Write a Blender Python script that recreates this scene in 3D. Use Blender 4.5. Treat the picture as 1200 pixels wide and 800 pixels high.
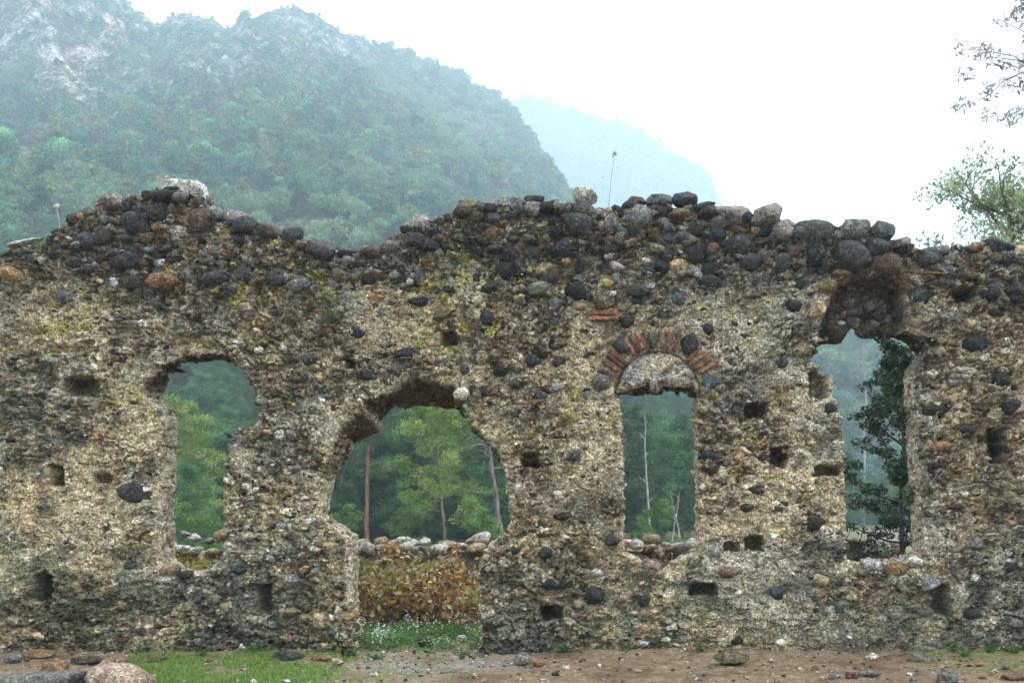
import bpy, bmesh, math, random
import numpy as np
from mathutils import Vector, Matrix
for o in list(bpy.data.objects): bpy.data.objects.remove(o)
S = bpy.context.scene
COL = S.collection
R = np.random.RandomState(7); rnd = random.Random(5)

# ------------------------------------------------------------------ camera, world, sun, exposure
F, VX, VY, CD, CZ = 1170.0, 720.0, 605.0, 11.7, 1.6     # focal length and vanishing point in photo pixels, distance and height
cam = bpy.data.cameras.new('camera'); co = bpy.data.objects.new('camera', cam); COL.objects.link(co)
co.location = (0, -CD, CZ); co.rotation_euler = (math.radians(90), 0, 0)
cam.sensor_width = 36; cam.lens = F/1200*36; cam.shift_x = (600-VX)/1200; cam.shift_y = (VY-400)/1200
cam.clip_start = .1; cam.clip_end = 9000
S.camera = co
SUN_EL, SUN_AZ = math.radians(50), math.radians(108)      # azimuth to the right of straight ahead
w = bpy.data.worlds.new('World'); S.world = w; w.use_nodes = True
nt = w.node_tree; nt.nodes.clear()
sky = nt.nodes.new('ShaderNodeTexSky'); sky.sky_type = 'NISHITA'; sky.sun_disc = False
sky.sun_elevation = SUN_EL; sky.sun_rotation = SUN_AZ; sky.air_density = 1; sky.dust_density = 5
mx = nt.nodes.new('ShaderNodeMix'); mx.data_type = 'RGBA'; mx.inputs[0].default_value = .82
mx.inputs[7].default_value = (15.6, 15.3, 14.9, 1)        # the even white of the overcast
bg = nt.nodes.new('ShaderNodeBackground'); bg.inputs[1].default_value = .106
wo = nt.nodes.new('ShaderNodeOutputWorld')
nt.links.new(sky.outputs[0], mx.inputs[6]); nt.links.new(mx.outputs[2], bg.inputs[0]); nt.links.new(bg.outputs[0], wo.inputs[0])
sl = bpy.data.lights.new('sun', 'SUN'); sl.energy = 1.5; sl.angle = math.radians(14); sl.color = (1, .96, .9)
so = bpy.data.objects.new('sun', sl); COL.objects.link(so)
sd = Vector((math.sin(SUN_AZ)*math.cos(SUN_EL), math.cos(SUN_AZ)*math.cos(SUN_EL), math.sin(SUN_EL)))
so.rotation_euler = sd.to_track_quat('Z', 'Y').to_euler(); so.location = (20, 20, 40)
S.view_settings.view_transform = 'Standard'; S.view_settings.look = 'None'
S.view_settings.exposure = 1.14; S.view_settings.gamma = 1
S.cycles.use_denoising = True
try: S.cycles.denoiser = 'OPENIMAGEDENOISE'
except Exception: pass
S.cycles.max_bounces = 6; S.cycles.diffuse_bounces = 3; S.cycles.volume_bounces = 2; S.cycles.transparent_max_bounces = 8
S.cycles.sample_clamp_indirect = 6
HAZE = .00115

def W(px, py, y=0.0):
    d = (CD+y)/F
    return ((px-VX)*d, y, CZ+(VY-py)*d)

# ------------------------------------------------------------------ noise
def _h(ix, iy, iz, s):
    h = (ix.astype(np.int64)*374761393 + iy.astype(np.int64)*668265263 + iz.astype(np.int64)*2147483647 + s*974634777) & 0xffffffff
    h = ((h ^ (h >> 13))*1274126177) & 0xffffffff
    h = ((h ^ (h >> 16))*2246822519) & 0xffffffff
    return ((h ^ (h >> 15)) & 0xffffff)/float(0xffffff)
def vn(x, y, z=0.0, s=0):
    x, y, z = np.broadcast_arrays(np.asarray(x, float), np.asarray(y, float), np.asarray(z, float))
    ix, iy, iz = np.floor(x), np.floor(y), np.floor(z)
    fx, fy, fz = x-ix, y-iy, z-iz
    u, v, t = fx*fx*(3-2*fx), fy*fy*(3-2*fy), fz*fz*(3-2*fz)
    flat = z.size == 0 or not np.any(z)
    def lay(k):
        a = _h(ix, iy, iz+k, s); b = _h(ix+1, iy, iz+k, s); c = _h(ix, iy+1, iz+k, s); d = _h(ix+1, iy+1, iz+k, s)
        return (a*(1-u)+b*u)*(1-v)+(c*(1-u)+d*u)*v
    r = lay(0)
    if not flat: r = r*(1-t)+lay(1)*t
    return r*2-1
def fbm(x, y, z=0.0, s=0, o=4, g=.5):
    a, t, n = 1.0, 0.0, 0.0
    for i in range(o):
        t = t+a*vn(x*2.03**i+i*17.3, y*2.03**i-i*9.1, (z*2.03**i if np.ndim(z) or z else 0.0), s+i); n += a; a *= g
    return t/n
def worley(x, y, s=0):
    ix, iy = np.floor(x), np.floor(y)
    f1 = np.full(x.shape, 9.0); f2 = f1.copy(); hid = np.zeros(x.shape)
    for dx in (-1, 0, 1):
        for dy in (-1, 0, 1):
            cx, cy = ix+dx, iy+dy; z = np.zeros_like(cx)
            px = cx+.1+.8*_h(cx, cy, z, s); py = cy+.1+.8*_h(cx, cy, z, s+1)
            d = np.hypot(x-px, y-py); h = _h(cx, cy, z, s+2)
            n = d < f1
            f2 = np.where(n, f1, np.minimum(f2, d)); hid = np.where(n, h, hid); f1 = np.where(n, d, f1)
    return f1, f2, hid
def sst(a, b, x):
    t = np.clip((x-a)/(b-a), 0, 1); return t*t*(3-2*t)

# ------------------------------------------------------------------ mesh helpers
def mesh_np(name, V, Fc, col=None, smooth=False):
    me = bpy.data.meshes.new(name)
    V = np.asarray(V, np.float32).reshape(-1, 3)
    Fl = Fc if isinstance(Fc, list) else [Fc]
    Fl = [np.asarray(f, np.int32) for f in Fl if len(f)]
    me.vertices.add(len(V)); me.vertices.foreach_set('co', V.ravel())
    nl = sum(f.size for f in Fl); nf = sum(len(f) for f in Fl)
    me.loops.add(nl); me.loops.foreach_set('vertex_index', np.concatenate([f.ravel() for f in Fl]))
    tot = np.concatenate([np.full(len(f), f.shape[1], np.int32) for f in Fl])
    st = np.concatenate([[0], np.cumsum(tot)[:-1]]).astype(np.int32)
    me.polygons.add(nf); me.polygons.foreach_set('loop_start', st); me.polygons.foreach_set('loop_total', tot)
    if col is not None:
        c = np.ones((len(V), 4), np.float32); c[:, :3] = col
        a = me.color_attributes.new('Col', 'FLOAT_COLOR', 'POINT'); a.data.foreach_set('color', c.ravel())
    me.update(calc_edges=True); me.validate()
    if smooth: me.polygons.foreach_set('use_smooth', np.ones(nf, bool))
    return me
def put(name, me, mat=None, parent=None, loc=(0, 0, 0), rot=(0, 0, 0), scl=(1, 1, 1), label=None, cat=None, group=None, kind=None, col=None):
    o = bpy.data.objects.new(name, me); COL.objects.link(o)
    if me is not None and mat is not None and not me.materials: me.materials.append(mat)
    o.location = loc; o.rotation_euler = rot; o.scale = scl
    if parent: o.parent = parent
    if label: o['label'] = label
    if cat: o['category'] = cat
    if group: o['group'] = group
    if kind: o['kind'] = kind
    if col is not None: o.color = (col[0], col[1], col[2], 1)
    return o
def tubes(lines, sides=5):
    V, Fq, n = [], [], 0
    for pts, rad in lines:
        pts = np.asarray(pts, float); m = len(pts)
        rad = np.linspace(rad[0], rad[1], m)
        T = np.gradient(pts, axis=0); T /= np.linalg.norm(T, axis=1)[:, None]+1e-9
        up = np.array([0, 0, 1.0]) if abs(T[0, 2]) < .9 else np.array([1.0, 0, 0])
        A = np.cross(T, up); A /= np.linalg.norm(A, axis=1)[:, None]+1e-9
        B = np.cross(T, A)
        an = np.arange(sides)*2*np.pi/sides
        ring = pts[:, None]+rad[:, None, None]*(np.cos(an)[None, :, None]*A[:, None]+np.sin(an)[None, :, None]*B[:, None])
        V.append(ring.reshape(-1, 3))
        i = np.arange(m-1)[:, None]*sides; j = np.arange(sides)[None]; k = (j+1) % sides
        Fq.append(np.stack([n+i+j, n+i+k, n+i+sides+k, n+i+sides+j], -1).reshape(-1, 4)); n += m*sides
    return np.concatenate(V), np.concatenate(Fq)
def leaves(C, size, aspect=.45, rs=R, up=.3, droop=0, jit=.35):
    n = len(C)
    d = rs.normal(size=(n, 3)); d[:, 2] -= droop; d /= np.linalg.norm(d, axis=1)[:, None]
    nn = rs.normal(size=(n, 3)); nn[:, 2] += up*3
    s = np.cross(d, nn); s /= np.linalg.norm(s, axis=1)[:, None]+1e-9
    nm = np.cross(s, d)
    L = (np.asarray(size)*(1+jit*rs.uniform(-1, 1, n)))[:, None]
    a = C-d*L*.5; b = C+s*L*aspect*.5+nm*L*.08; c = C+d*L*.5; e = C-s*L*aspect*.5+nm*L*.08
    V = np.stack([a, b, c, e], 1).reshape(-1, 3); i = np.arange(n)*4
    return V, np.concatenate([np.stack([i, i+1, i+2], 1), np.stack([i, i+2, i+3], 1)])

# ------------------------------------------------------------------ materials
def mat_new(name, rough=.8, spec=.3):
    m = bpy.data.materials.new(name); m.use_nodes = True; t = m.node_tree
    b = t.nodes['Principled BSDF']; b.inputs['Roughness'].default_value = rough; b.inputs['Specular IOR Level'].default_value = spec
    return m, t, b
def nd(t, k, **kw):
    n = t.nodes.new(k)
    for a, v in kw.items(): setattr(n, a, v)
    return n
def mul(t, a, b, fac=1.0, mode='MULTIPLY'):
    m = nd(t, 'ShaderNodeMix', data_type='RGBA', blend_type=mode)
    if hasattr(fac, 'links'): t.links.new(fac, m.inputs[0])
    else: m.inputs[0].default_value = fac
    for i, v in ((6, a), (7, b)):
        if hasattr(v, 'links'): t.links.new(v, m.inputs[i])
        else: m.inputs[i].default_value = (*v, 1)
    return m.outputs[2]
def ramp(t, src, stops):
    r = nd(t, 'ShaderNodeValToRGB'); t.links.new(src, r.inputs[0]); e = r.color_ramp.elements
    while len(e) < len(stops): e.new(.5)
    for x, (p, c) in zip(e, stops): x.position = p; x.color = (*c, 1) if hasattr(c, '__len__') else (c, c, c, 1)
    return r.outputs[0]
def noise(t, vec, scale, detail=5, rough=.6):
    n = nd(t, 'ShaderNodeTexNoise'); n.inputs['Scale'].default_value = scale; n.inputs['Detail'].default_value = detail; n.inputs['Roughness'].default_value = rough
    if vec: t.links.new(vec, n.inputs['Vector'])
    return n.outputs[0]
def voro(t, vec, scale, out='Distance'):
    n = nd(t, 'ShaderNodeTexVoronoi'); n.inputs['Scale'].default_value = scale
    if vec: t.links.new(vec, n.inputs['Vector'])
    return n.outputs[out]
def bump(t, b, hs, strength, dist):
    prev = None
    for h, k in hs:
        n = nd(t, 'ShaderNodeBump'); n.inputs['Strength'].default_value = strength*k; n.inputs['Distance'].default_value = dist
        t.links.new(h, n.inputs['Height'])
        if prev: t.links.new(prev, n.inputs['Normal'])
        prev = n.outputs[0]
    t.links.new(prev, b.inputs['Normal'])
def wpos(t):
    g = nd(t, 'ShaderNodeNewGeometry'); return g.outputs['Position']

def stone_mat(name, src, rough=.85, lichen=True, crumb=.9):
    m, t, b = mat_new(name, rough, .25)
    if src == 'attr': c = nd(t, 'ShaderNodeVertexColor', layer_name='Col').outputs[0]
    else: c = nd(t, 'ShaderNodeObjectInfo').outputs['Color']
    p = wpos(t)
    n1 = noise(t, p, 38, 8, .72); n2 = noise(t, p, 9, 4, .6)
    v1 = voro(t, p, 62, 'Color'); v2 = voro(t, p, 62)
    sep = nd(t, 'ShaderNodeSeparateColor'); t.links.new(v1, sep.inputs[0])
    c = mul(t, c, ramp(t, sep.outputs[0], [(0, .6), (.45, .95), (.8, 1.12), (1, 1.6)]), crumb)
    c = mul(t, c, ramp(t, n1, [(.32, .18), (.43, .62), (.52, 1.1), (.66, 2.1)]))
    c = mul(t, c, ramp(t, n2, [(.3, (.75, .72, .66)), (.6, (1.15, 1.13, 1.1))]))
    if src == 'obj' or name == 'stone_chips':
        n5 = noise(t, p, 17, 9, .75); n6 = noise(t, p, 15, 3, .6)
        c = mul(t, c, ramp(t, n6, [(.32, .55), (.5, 1), (.68, (1.7, 1.62, 1.5))]))
        c = mul(t, c, (.27, .22, .145), ramp(t, n5, [(.58, 0), (.64, .5)]), 'MIX')
    if name == 'rubble_mortar':
        wn = nd(t, 'ShaderNodeTexNoise'); wn.inputs['Scale'].default_value = 13; wn.inputs['Detail'].default_value = 5; t.links.new(p, wn.inputs['Vector'])
        wa = nd(t, 'ShaderNodeVectorMath', operation='MULTIPLY_ADD'); t.links.new(wn.outputs['Color'], wa.inputs[0]); wa.inputs[1].default_value = (.07, .07, .07); t.links.new(p, wa.inputs[2])
        ws = nd(t, 'ShaderNodeVectorMath', operation='MULTIPLY'); t.links.new(wa.outputs[0], ws.inputs[0]); ws.inputs[1].default_value = (1, 1, 1.45)
        for sc_, lo, hi, mk in ((17, .5, 1.45, 1.5), (38, .65, 1.35, 2.9)):
            ed = nd(t, 'ShaderNodeTexVoronoi', feature='DISTANCE_TO_EDGE'); ed.inputs['Scale'].default_value = sc_; t.links.new(ws.outputs[0], ed.inputs['Vector'])
            vc = nd(t, 'ShaderNodeTexVoronoi'); vc.inputs['Scale'].default_value = sc_; t.links.new(ws.outputs[0], vc.inputs['Vector'])
            s2 = nd(t, 'ShaderNodeSeparateColor'); t.links.new(vc.outputs['Color'], s2.inputs[0]); mask = ramp(t, noise(t, p, mk, 4, .7), [(.48, .04), (.64, .85)])
            c = mul(t, c, ramp(t, ed.outputs[0], [(.0, .32), (.06, .65), (.13, 1.05)]), mask)
            c = mul(t, c, ramp(t, s2.outputs[1], [(0, lo), (.4, .85), (.75, 1.15), (1, (hi, hi*.98, hi*.94))]), mask)
    if lichen:
        n3 = noise(t, p, 27, 10, .8); n4 = noise(t, p, 3.1, 3, .5)
        k = nd(t, 'ShaderNodeMath', operation='MULTIPLY'); t.links.new(ramp(t, n3, [(.57, 0), (.63, .75)]), k.inputs[0]); t.links.new(ramp(t, n4, [(.42, .25), (.6, 1)]), k.inputs[1])
        c = mul(t, c, (.42, .42, .36), k.outputs[0], 'MIX')
    t.links.new(c, b.inputs['Base Color'])
    bump(t, b, [(n1, 1), (v2, .6)], 1.0, .03)
    return m
M_CORE = stone_mat('rubble_mortar', 'attr')
M_STONE = stone_mat('stone', 'obj', .75, True, .45)
M_CHIP = stone_mat('stone_chips', 'attr', .8, False, .4)
M_BRICK = stone_mat('fired_brick', 'obj', .9, True, .6)

def foliage_mat(name, trans=.35, rough=.55, spec=.3, vary=.35, patch=None, scale=.02):
    m, t, b = mat_new(name, rough, spec)
    c = nd(t, 'ShaderNodeVertexColor', layer_name='Col').outputs[0]
    oi = nd(t, 'ShaderNodeObjectInfo')
    c = mul(t, c, ramp(t, oi.outputs['Random'], [(0, (1-vary, 1-vary, 1-vary*.6)), (.5, (1, 1, 1)), (1, (1+vary*1.5, 1+vary, 1))]))
    if patch:
        n = noise(t, oi.outputs['Location'], scale, 4, .7)
        c = mul(t, c, patch, ramp(t, n, [(.48, 0), (.62, 1)]), 'MIX')
    t.links.new(c, b.inputs['Base Color'])
    tr = nd(t, 'ShaderNodeBsdfTranslucent'); t.links.new(c, tr.inputs[0])
    ms = nd(t, 'ShaderNodeMixShader'); ms.inputs[0].default_value = trans
    t.links.new(b.outputs[0], ms.inputs[1]); t.links.new(tr.outputs[0], ms.inputs[2])
    t.links.new(ms.outputs[0], t.nodes['Material Output'].inputs[0])
    return m
M_FOREST = foliage_mat('forest_foliage', .3, .7, .15, .5, (.26, .36, .21), .014)
M_LEAF = foliage_mat('tree_foliage', .4, .6, .2, .15)
M_GLOSS = foliage_mat('glossy_leaf', .15, .28, .6, .05)
M_DRY = foliage_mat('dry_leaf', .35, .6, .2, .05)
def bark_mat(name, c, k=6):
    m, t, b = mat_new(name, .9, .1); p = nd(t, 'ShaderNodeTexCoord').outputs['Object']
    mp = nd(t, 'ShaderNodeMapping'); t.links.new(p, mp.inputs[0]); mp.inputs['Scale'].default_value = (1, 1, .25)
    n = noise(t, mp.outputs[0], k, 6, .7)
    t.links.new(mul(t, c, ramp(t, n, [(.35, .4), (.6, 1.3)])), b.inputs['Base Color']); bump(t, b, [(n, 1)], .6, .03)
    return m
M_BARK = bark_mat('grey_bark', (.16, .14, .11)); M_RED = bark_mat('red_bark', (.22, .11, .07)); M_PALE = bark_mat('bleached_wood', (.33, .31, .29)); M_TWIG = bark_mat('twig_bark', (.30, .22, .18), 30)

# ------------------------------------------------------------------ rocks
def rock_mesh(seed, sub, kind):
    bm = bmesh.new(); bmesh.ops.create_icosphere(bm, subdivisions=sub, radius=1)
    V = np.array([v.co[:] for v in bm.verts]); Fc = np.array([[v.index for v in f.verts] for f in bm.faces]); bm.free()
    rs = np.random.RandomState(seed)
    if kind == 'round': V *= (1+.16*fbm(V[:, 0]*1.1+seed, V[:, 1]*1.1, V[:, 2]*1.1+3.3, seed, 2))[:, None]
    npl = {'round': 9, 'angular': 15, 'block': 10}[kind]
    for _ in range(npl):
        n = rs.normal(size=3); n /= np.linalg.norm(n); d = rs.uniform(.55, .88) if kind != 'round' else rs.uniform(.74, .93)
        k = V@n-d; V -= np.where(k > 0, k, 0)[:, None]*n*.93
    if kind == 'block':
        for ax in (0, 1, 2):
            for sg in (-1, 1):
                n = np.zeros(3); n[ax] = sg; n += rs.normal(size=3)*.12; n /= np.linalg.norm(n)
                k = V@n-.62; V -= np.where(k > 0, k, 0)[:, None]*n*.9
        V /= .72
    V *= (1+(.14 if kind == 'angular' else .10)*fbm(V[:, 0]*2.6+seed, V[:, 1]*2.6, V[:, 2]*2.6+1.7, seed+5, 4, .62))[:, None]
    return V, Fc
ROCKV = {}
def rock_np(kind, sub, i):
    k = (kind, sub, i)
    if k not in ROCKV: ROCKV[k] = rock_mesh(i*31+7+{'round': 0, 'angular': 100, 'block': 200}[kind], sub, kind)
    return ROCKV[k]
ROCKM = {}
def rock(kind, sub, i, mat=M_STONE):
    k = (kind, sub, i, mat.name)
    if k not in ROCKM:
        V, Fc = rock_np(kind, sub, i); me = mesh_np('rock', V, Fc, None, False); me.materials.append(mat); ROCKM[k] = me
    return ROCKM[k]
PAL = {'k': (.058, .060, .063), 'K': (.030, .029, .030), 'g': (.19, .19, .18), 'b': (.14, .105, .07), 'd': (.065, .05, .037), 'o': (.25, .15, .08),
       't': (.36, .28, .165), 'w': (.58, .56, .52), 'y': (.36, .33, .12), 'r': (.17, .09, .07), 'p': (.42, .31, .25), 's': (.10, .115, .125), 'm': (.11, .13, .09)}

# ------------------------------------------------------------------ the ruined wall
T = .66
TOP = [(-200, 300), (0, 300), (20, 296), (50, 292), (64, 274), (80, 266), (92, 256), (108, 245), (128, 238), (150, 236), (168, 228), (190, 225), (230, 226), (240, 245), (262, 252), (290, 262), (312, 272),
       (330, 280), (350, 286), (372, 292), (395, 300), (420, 296), (442, 292), (466, 278), (485, 264), (505, 262), (522, 256), (545, 246), (562, 242), (590, 238), (622, 240), (640, 240), (665, 242), (690, 246),
       (720, 250), (740, 244), (770, 244), (820, 244), (850, 248), (880, 252), (910, 264), (940, 270), (975, 270), (1000, 276), (1040, 284), (1060, 292), (1090, 294), (1130, 294), (1160, 292), (1200, 296), (1400, 300)]
N = None
OPEN = {
 'w1': [(166, 461, 188, 468), (172, 448, 195, 452), (190, 431, 197, 437), (212, 419, 213, 425), (240, 414, 240, 421), (262, 415, 262, 421), (276, 419, 277, 424), (283, 434, N, N), (293, 446, N, N), (302, 464, N, N),
        (303, 490, N, N), (299, 499, N, N), (282, 503, N, N), (268, 510, N, N), (266, 540, N, N), (264, 600, N, N), (264, 625, N, N), (268, 640, N, N), (258, 656, N, N), (240, 669, N, N), (222, 676, N, N), (205, 673, N, N),
        (190, 669, N, N), (181, 660, 205, 654), (183, 620, 205, 620), (184, 600, 204, 600), (182, 560, 206, 560), (183, 520, 207, 520), (187, 495, 207, 490), (180, 476, 203, 482)],
 'door': [(416, 790, 421, 790), (417, 708, 421, 708), (404, 700, 420, 700), (402, 632, 419, 627), (388, 616, 402, 617), (372, 602, 383, 604), (371, 575, 388, 580), (373, 560, 394, 556), (384, 535, 407, 535), (397, 503, 416, 517),
          (408, 492, 430, 512), (420, 480, 444, 506), (424, 466, 451, 486), (440, 463, 458, 479), (452, 461, 465, 472), (465, 454, 475, 480), (491, 439, 486, 475), (507, 446, 512, 476), (532, 450, 533, 478), (536, 461, 541, 483), (548, 480, 549, 489),
          (553, 500, N, N), (570, 514, N, N), (586, 535, N, N), (592, 548, N, N), (597, 587, N, N), (600, 610, N, N), (590, 628, N, N), (572, 640, N, N), (562, 662, N, N), (563, 700, N, N), (566, 740, N, N), (558, 790, N, N)],
 'w3': [(722, 471, 722, 471), (720, 460, 719, 460), (735, 456, 735, 462), (750, 452, 746, 464), (760, 447, 757, 460), (764, 459, 763, 461), (771, 459, 770, 461), (775, 450, 775, 455), (792, 453, 790, 457), (812, 452, 806, 459), (821, 463, 816, 467),
        (820, 472, 813, 474), (818, 480, 815, 480), (819, 560, 816, 560), (821, 650, 817, 648), (803, 653, N, N), (790, 664, N, N), (776, 672, N, N), (764, 671, N, N), (752, 662, N, N), (742, 653, N, N), (729, 651, N, N), (729, 560, N, N), (727, 480, N, N)],
 'w4': [(947, 421, N, N), (955, 401, 957, 404), (970, 394, 970, 399), (975, 384, 974, 391), (1002, 374, 1000, 383), (1010, 376, 1005, 386), (1032, 378, 1026, 388), (1040, 382, 1031, 396), (1050, 384, 1049, 394), (1075, 395, 1066, 406),
        (1086, 412, 1075, 418), (1076, 432, 1060, 436), (1073, 470, 1060, 470), (1078, 520, 1063, 520), (1082, 580, 1066, 580), (1084, 648, 1070, 645), (1070, 656, N, N), (1040, 660, N, N), (1010, 662, N, N), (993, 656, N, N), (991, 600, N, N),
        (986, 500, N, N), (983, 473, N, N), (975, 464, N, N), (976, 439, N, N), (962, 429, N, N)]}
OP = {}
for k, pts in OPEN.items():
    f = np.array([[W(p[0], p[1])[0], W(p[0], p[1])[2]] for p in pts]); bk = []
    for p in pts:
        if p[2] is None: q = W(p[0], p[1]); bk.append((q[0], q[2]))
        else: q = W(p[2], p[3], T); bk.append((q[0], q[2]))
    OP[k] = (f, np.array(bk))
TX = np.array([W(a, b)[0] for a, b in TOP]); TZ = np.array([W(a, b)[2] for a, b in TOP])
def poly_sd(x, z, P):          # distance to the outline, positive inside the opening; nearest segment and position on it
    Q = np.roll(P, -1, 0); best = np.full(x.shape, 1e9); seg = np.zeros(x.shape, int); tt = np.zeros(x.shape); ins = np.zeros(x.shape, bool)
    for i in range(len(P)):
        ax, az = P[i]; bx, bz = Q[i]; dx, dz = bx-ax, bz-az
        t = np.clip(((x-ax)*dx+(z-az)*dz)/(dx*dx+dz*dz+1e-12), 0, 1); d = np.hypot(x-ax-t*dx, z-az-t*dz)
        n = d < best; best = np.where(n, d, best); seg = np.where(n, i, seg); tt = np.where(n, t, tt)
        c = ((az > z) != (bz > z)) & (x < (bx-ax)*(z-az)/(bz-az+1e-12)+ax); ins ^= c
    return np.where(ins, best, -best), seg, tt
PX = lambda x: x*100+VX
PY = lambda z: VY-(z-CZ)*100
def blob(px, py, cx, cy, w_, h_, soft=.35):           # 1 inside an ellipse given in photo pixels
    r = np.hypot((px-cx)/(w_/2), (py-cy)/(h_/2)); return 1-sst(1-soft, 1+soft, r)
HOLES = [(913, 535, 17, 21), (621, 539, 19, 15), (1167, 523, 17, 36), (1103, 703, 19, 32), (308, 702, 15, 31), (95, 452, 36, 20), (50, 688, 17, 32), (66, 556, 14, 22), (959, 449, 18, 32), (884, 636, 19, 15), (646, 718, 22, 15),
         (526, 396, 15, 15), (886, 481, 24, 15), (120, 560, 18, 9), (857, 640, 16, 8), (410, 426, 10, 9), (824, 690, 30, 12), (971, 551, 30, 10), (222, 560, 10, 8), (1130, 345, 24, 16)]
RECESS = [(958, 396), (962, 372), (972, 350), (986, 330), (1008, 318), (1040, 322), (1058, 330), (1060, 352), (1064, 384), (1052, 396), (1020, 396), (985, 400)]
RECW = np.array([[W(a, b)[0], W(a, b)[2]] for a, b in RECESS])
def disp(x, z):                # how far the face stands proud of the wall plane
    px, py = PX(x), PY(z)
    wx = x+.03*vn(x*7, z*7, 0, 91); wz = z+.03*vn(x*7, z*7, 0, 92)
    d = .05*fbm(x*.8, z*.8, 0, 1, 2)+.03*fbm(x*3.2, z*3.2, 0, 4, 3)+.016*fbm(x*13, z*13, 0, 8, 3, .6)
    f1, f2, hid = worley(wx/.075, wz/.062, 11)
    a = sst(.03, .26, f2-f1)*(hid > .3); d += .026*a*(.5+hid)*.8
    g1, g2, gid = worley(wx/.15, wz/.10, 21)
    b = sst(.03, .2, g2-g1)*(gid > .55); d += .045*b*(.5+gid*.6)-.03*(1-sst(.0, .12, g2-g1))*(gid > .55)
    sm = sst(-.22, .08, fbm(x*.75+5, z*.95, 0, 44, 3)+.25*vn(x*3, z*3, 0, 45))*sst(300, 380, py)
    d = d-.7*sm*(.026*a*(.5+hid)*.8+.045*b*(.5+gid*.6)-.03*(1-sst(.0, .12, g2-g1))*(gid > .55))
    pit = (1-.5*sm)*sst(.28, .5, fbm(x*16, z*19, 0, 33, 3, .6)); d -= .06*pit+(.03-.018*sm)*sst(.25, .5, fbm(x*34, z*38, 0, 39, 2, .6))
    pit2 = (1-.5*sm)*sst(.34, .5, fbm(x*5.5, z*8, 0, 37, 3, .6)); d -= .06*pit2
    d += .035*(sst(716, 724, py+4*vn(x*4, z*4, 0, 55)))*(.6+.6*vn(x*1.5, z, 0, 56))           # the foot of the wall stands proud
    d += .07*(1-sst(34, 42, px+5*vn(z*5, x, 0, 57)))*sst(436, 446, py)+.05*sst(985, 990, px)*(1-sst(1075, 1082, px))*sst(664, 676, py)
    for hx, hy, hw, hh in HOLES:
        m = blob(px+1.6*vn(x*30, z*30, 0, 60), py, hx, hy, hw+2, hh+2, .16)
        r = np.maximum(np.abs(px-hx)/(hw/2+1), np.abs(py-hy)/(hh/2+1)); m = np.maximum(m*.3, (1-sst(.93, 1.06, r+.2*vn(x*30, z*30, 0, 61)))*.95)
        d -= (.45 if hw*hh > 170 else .28)*m
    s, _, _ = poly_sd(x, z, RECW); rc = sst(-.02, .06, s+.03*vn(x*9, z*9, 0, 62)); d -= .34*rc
    rr = np.hypot(px-771, (py-461)); below = py < 466
    d = np.where(below, d-(.07+.0*rr)*(1-sst(48, 51, rr)), d); d = np.where(below, d-.06*np.exp(-((rr-50)/1.6)**2), d)
    ring = sst(49, 51, rr)*(1-sst(76, 78, rr))*(py < 448); d = d*(1-.7*ring)
    return d, hid, a, gid, b, pit, rc
def lerp(a, b, t): return a*(1-t[..., None])+np.asarray(b)*t[..., None]
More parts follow.
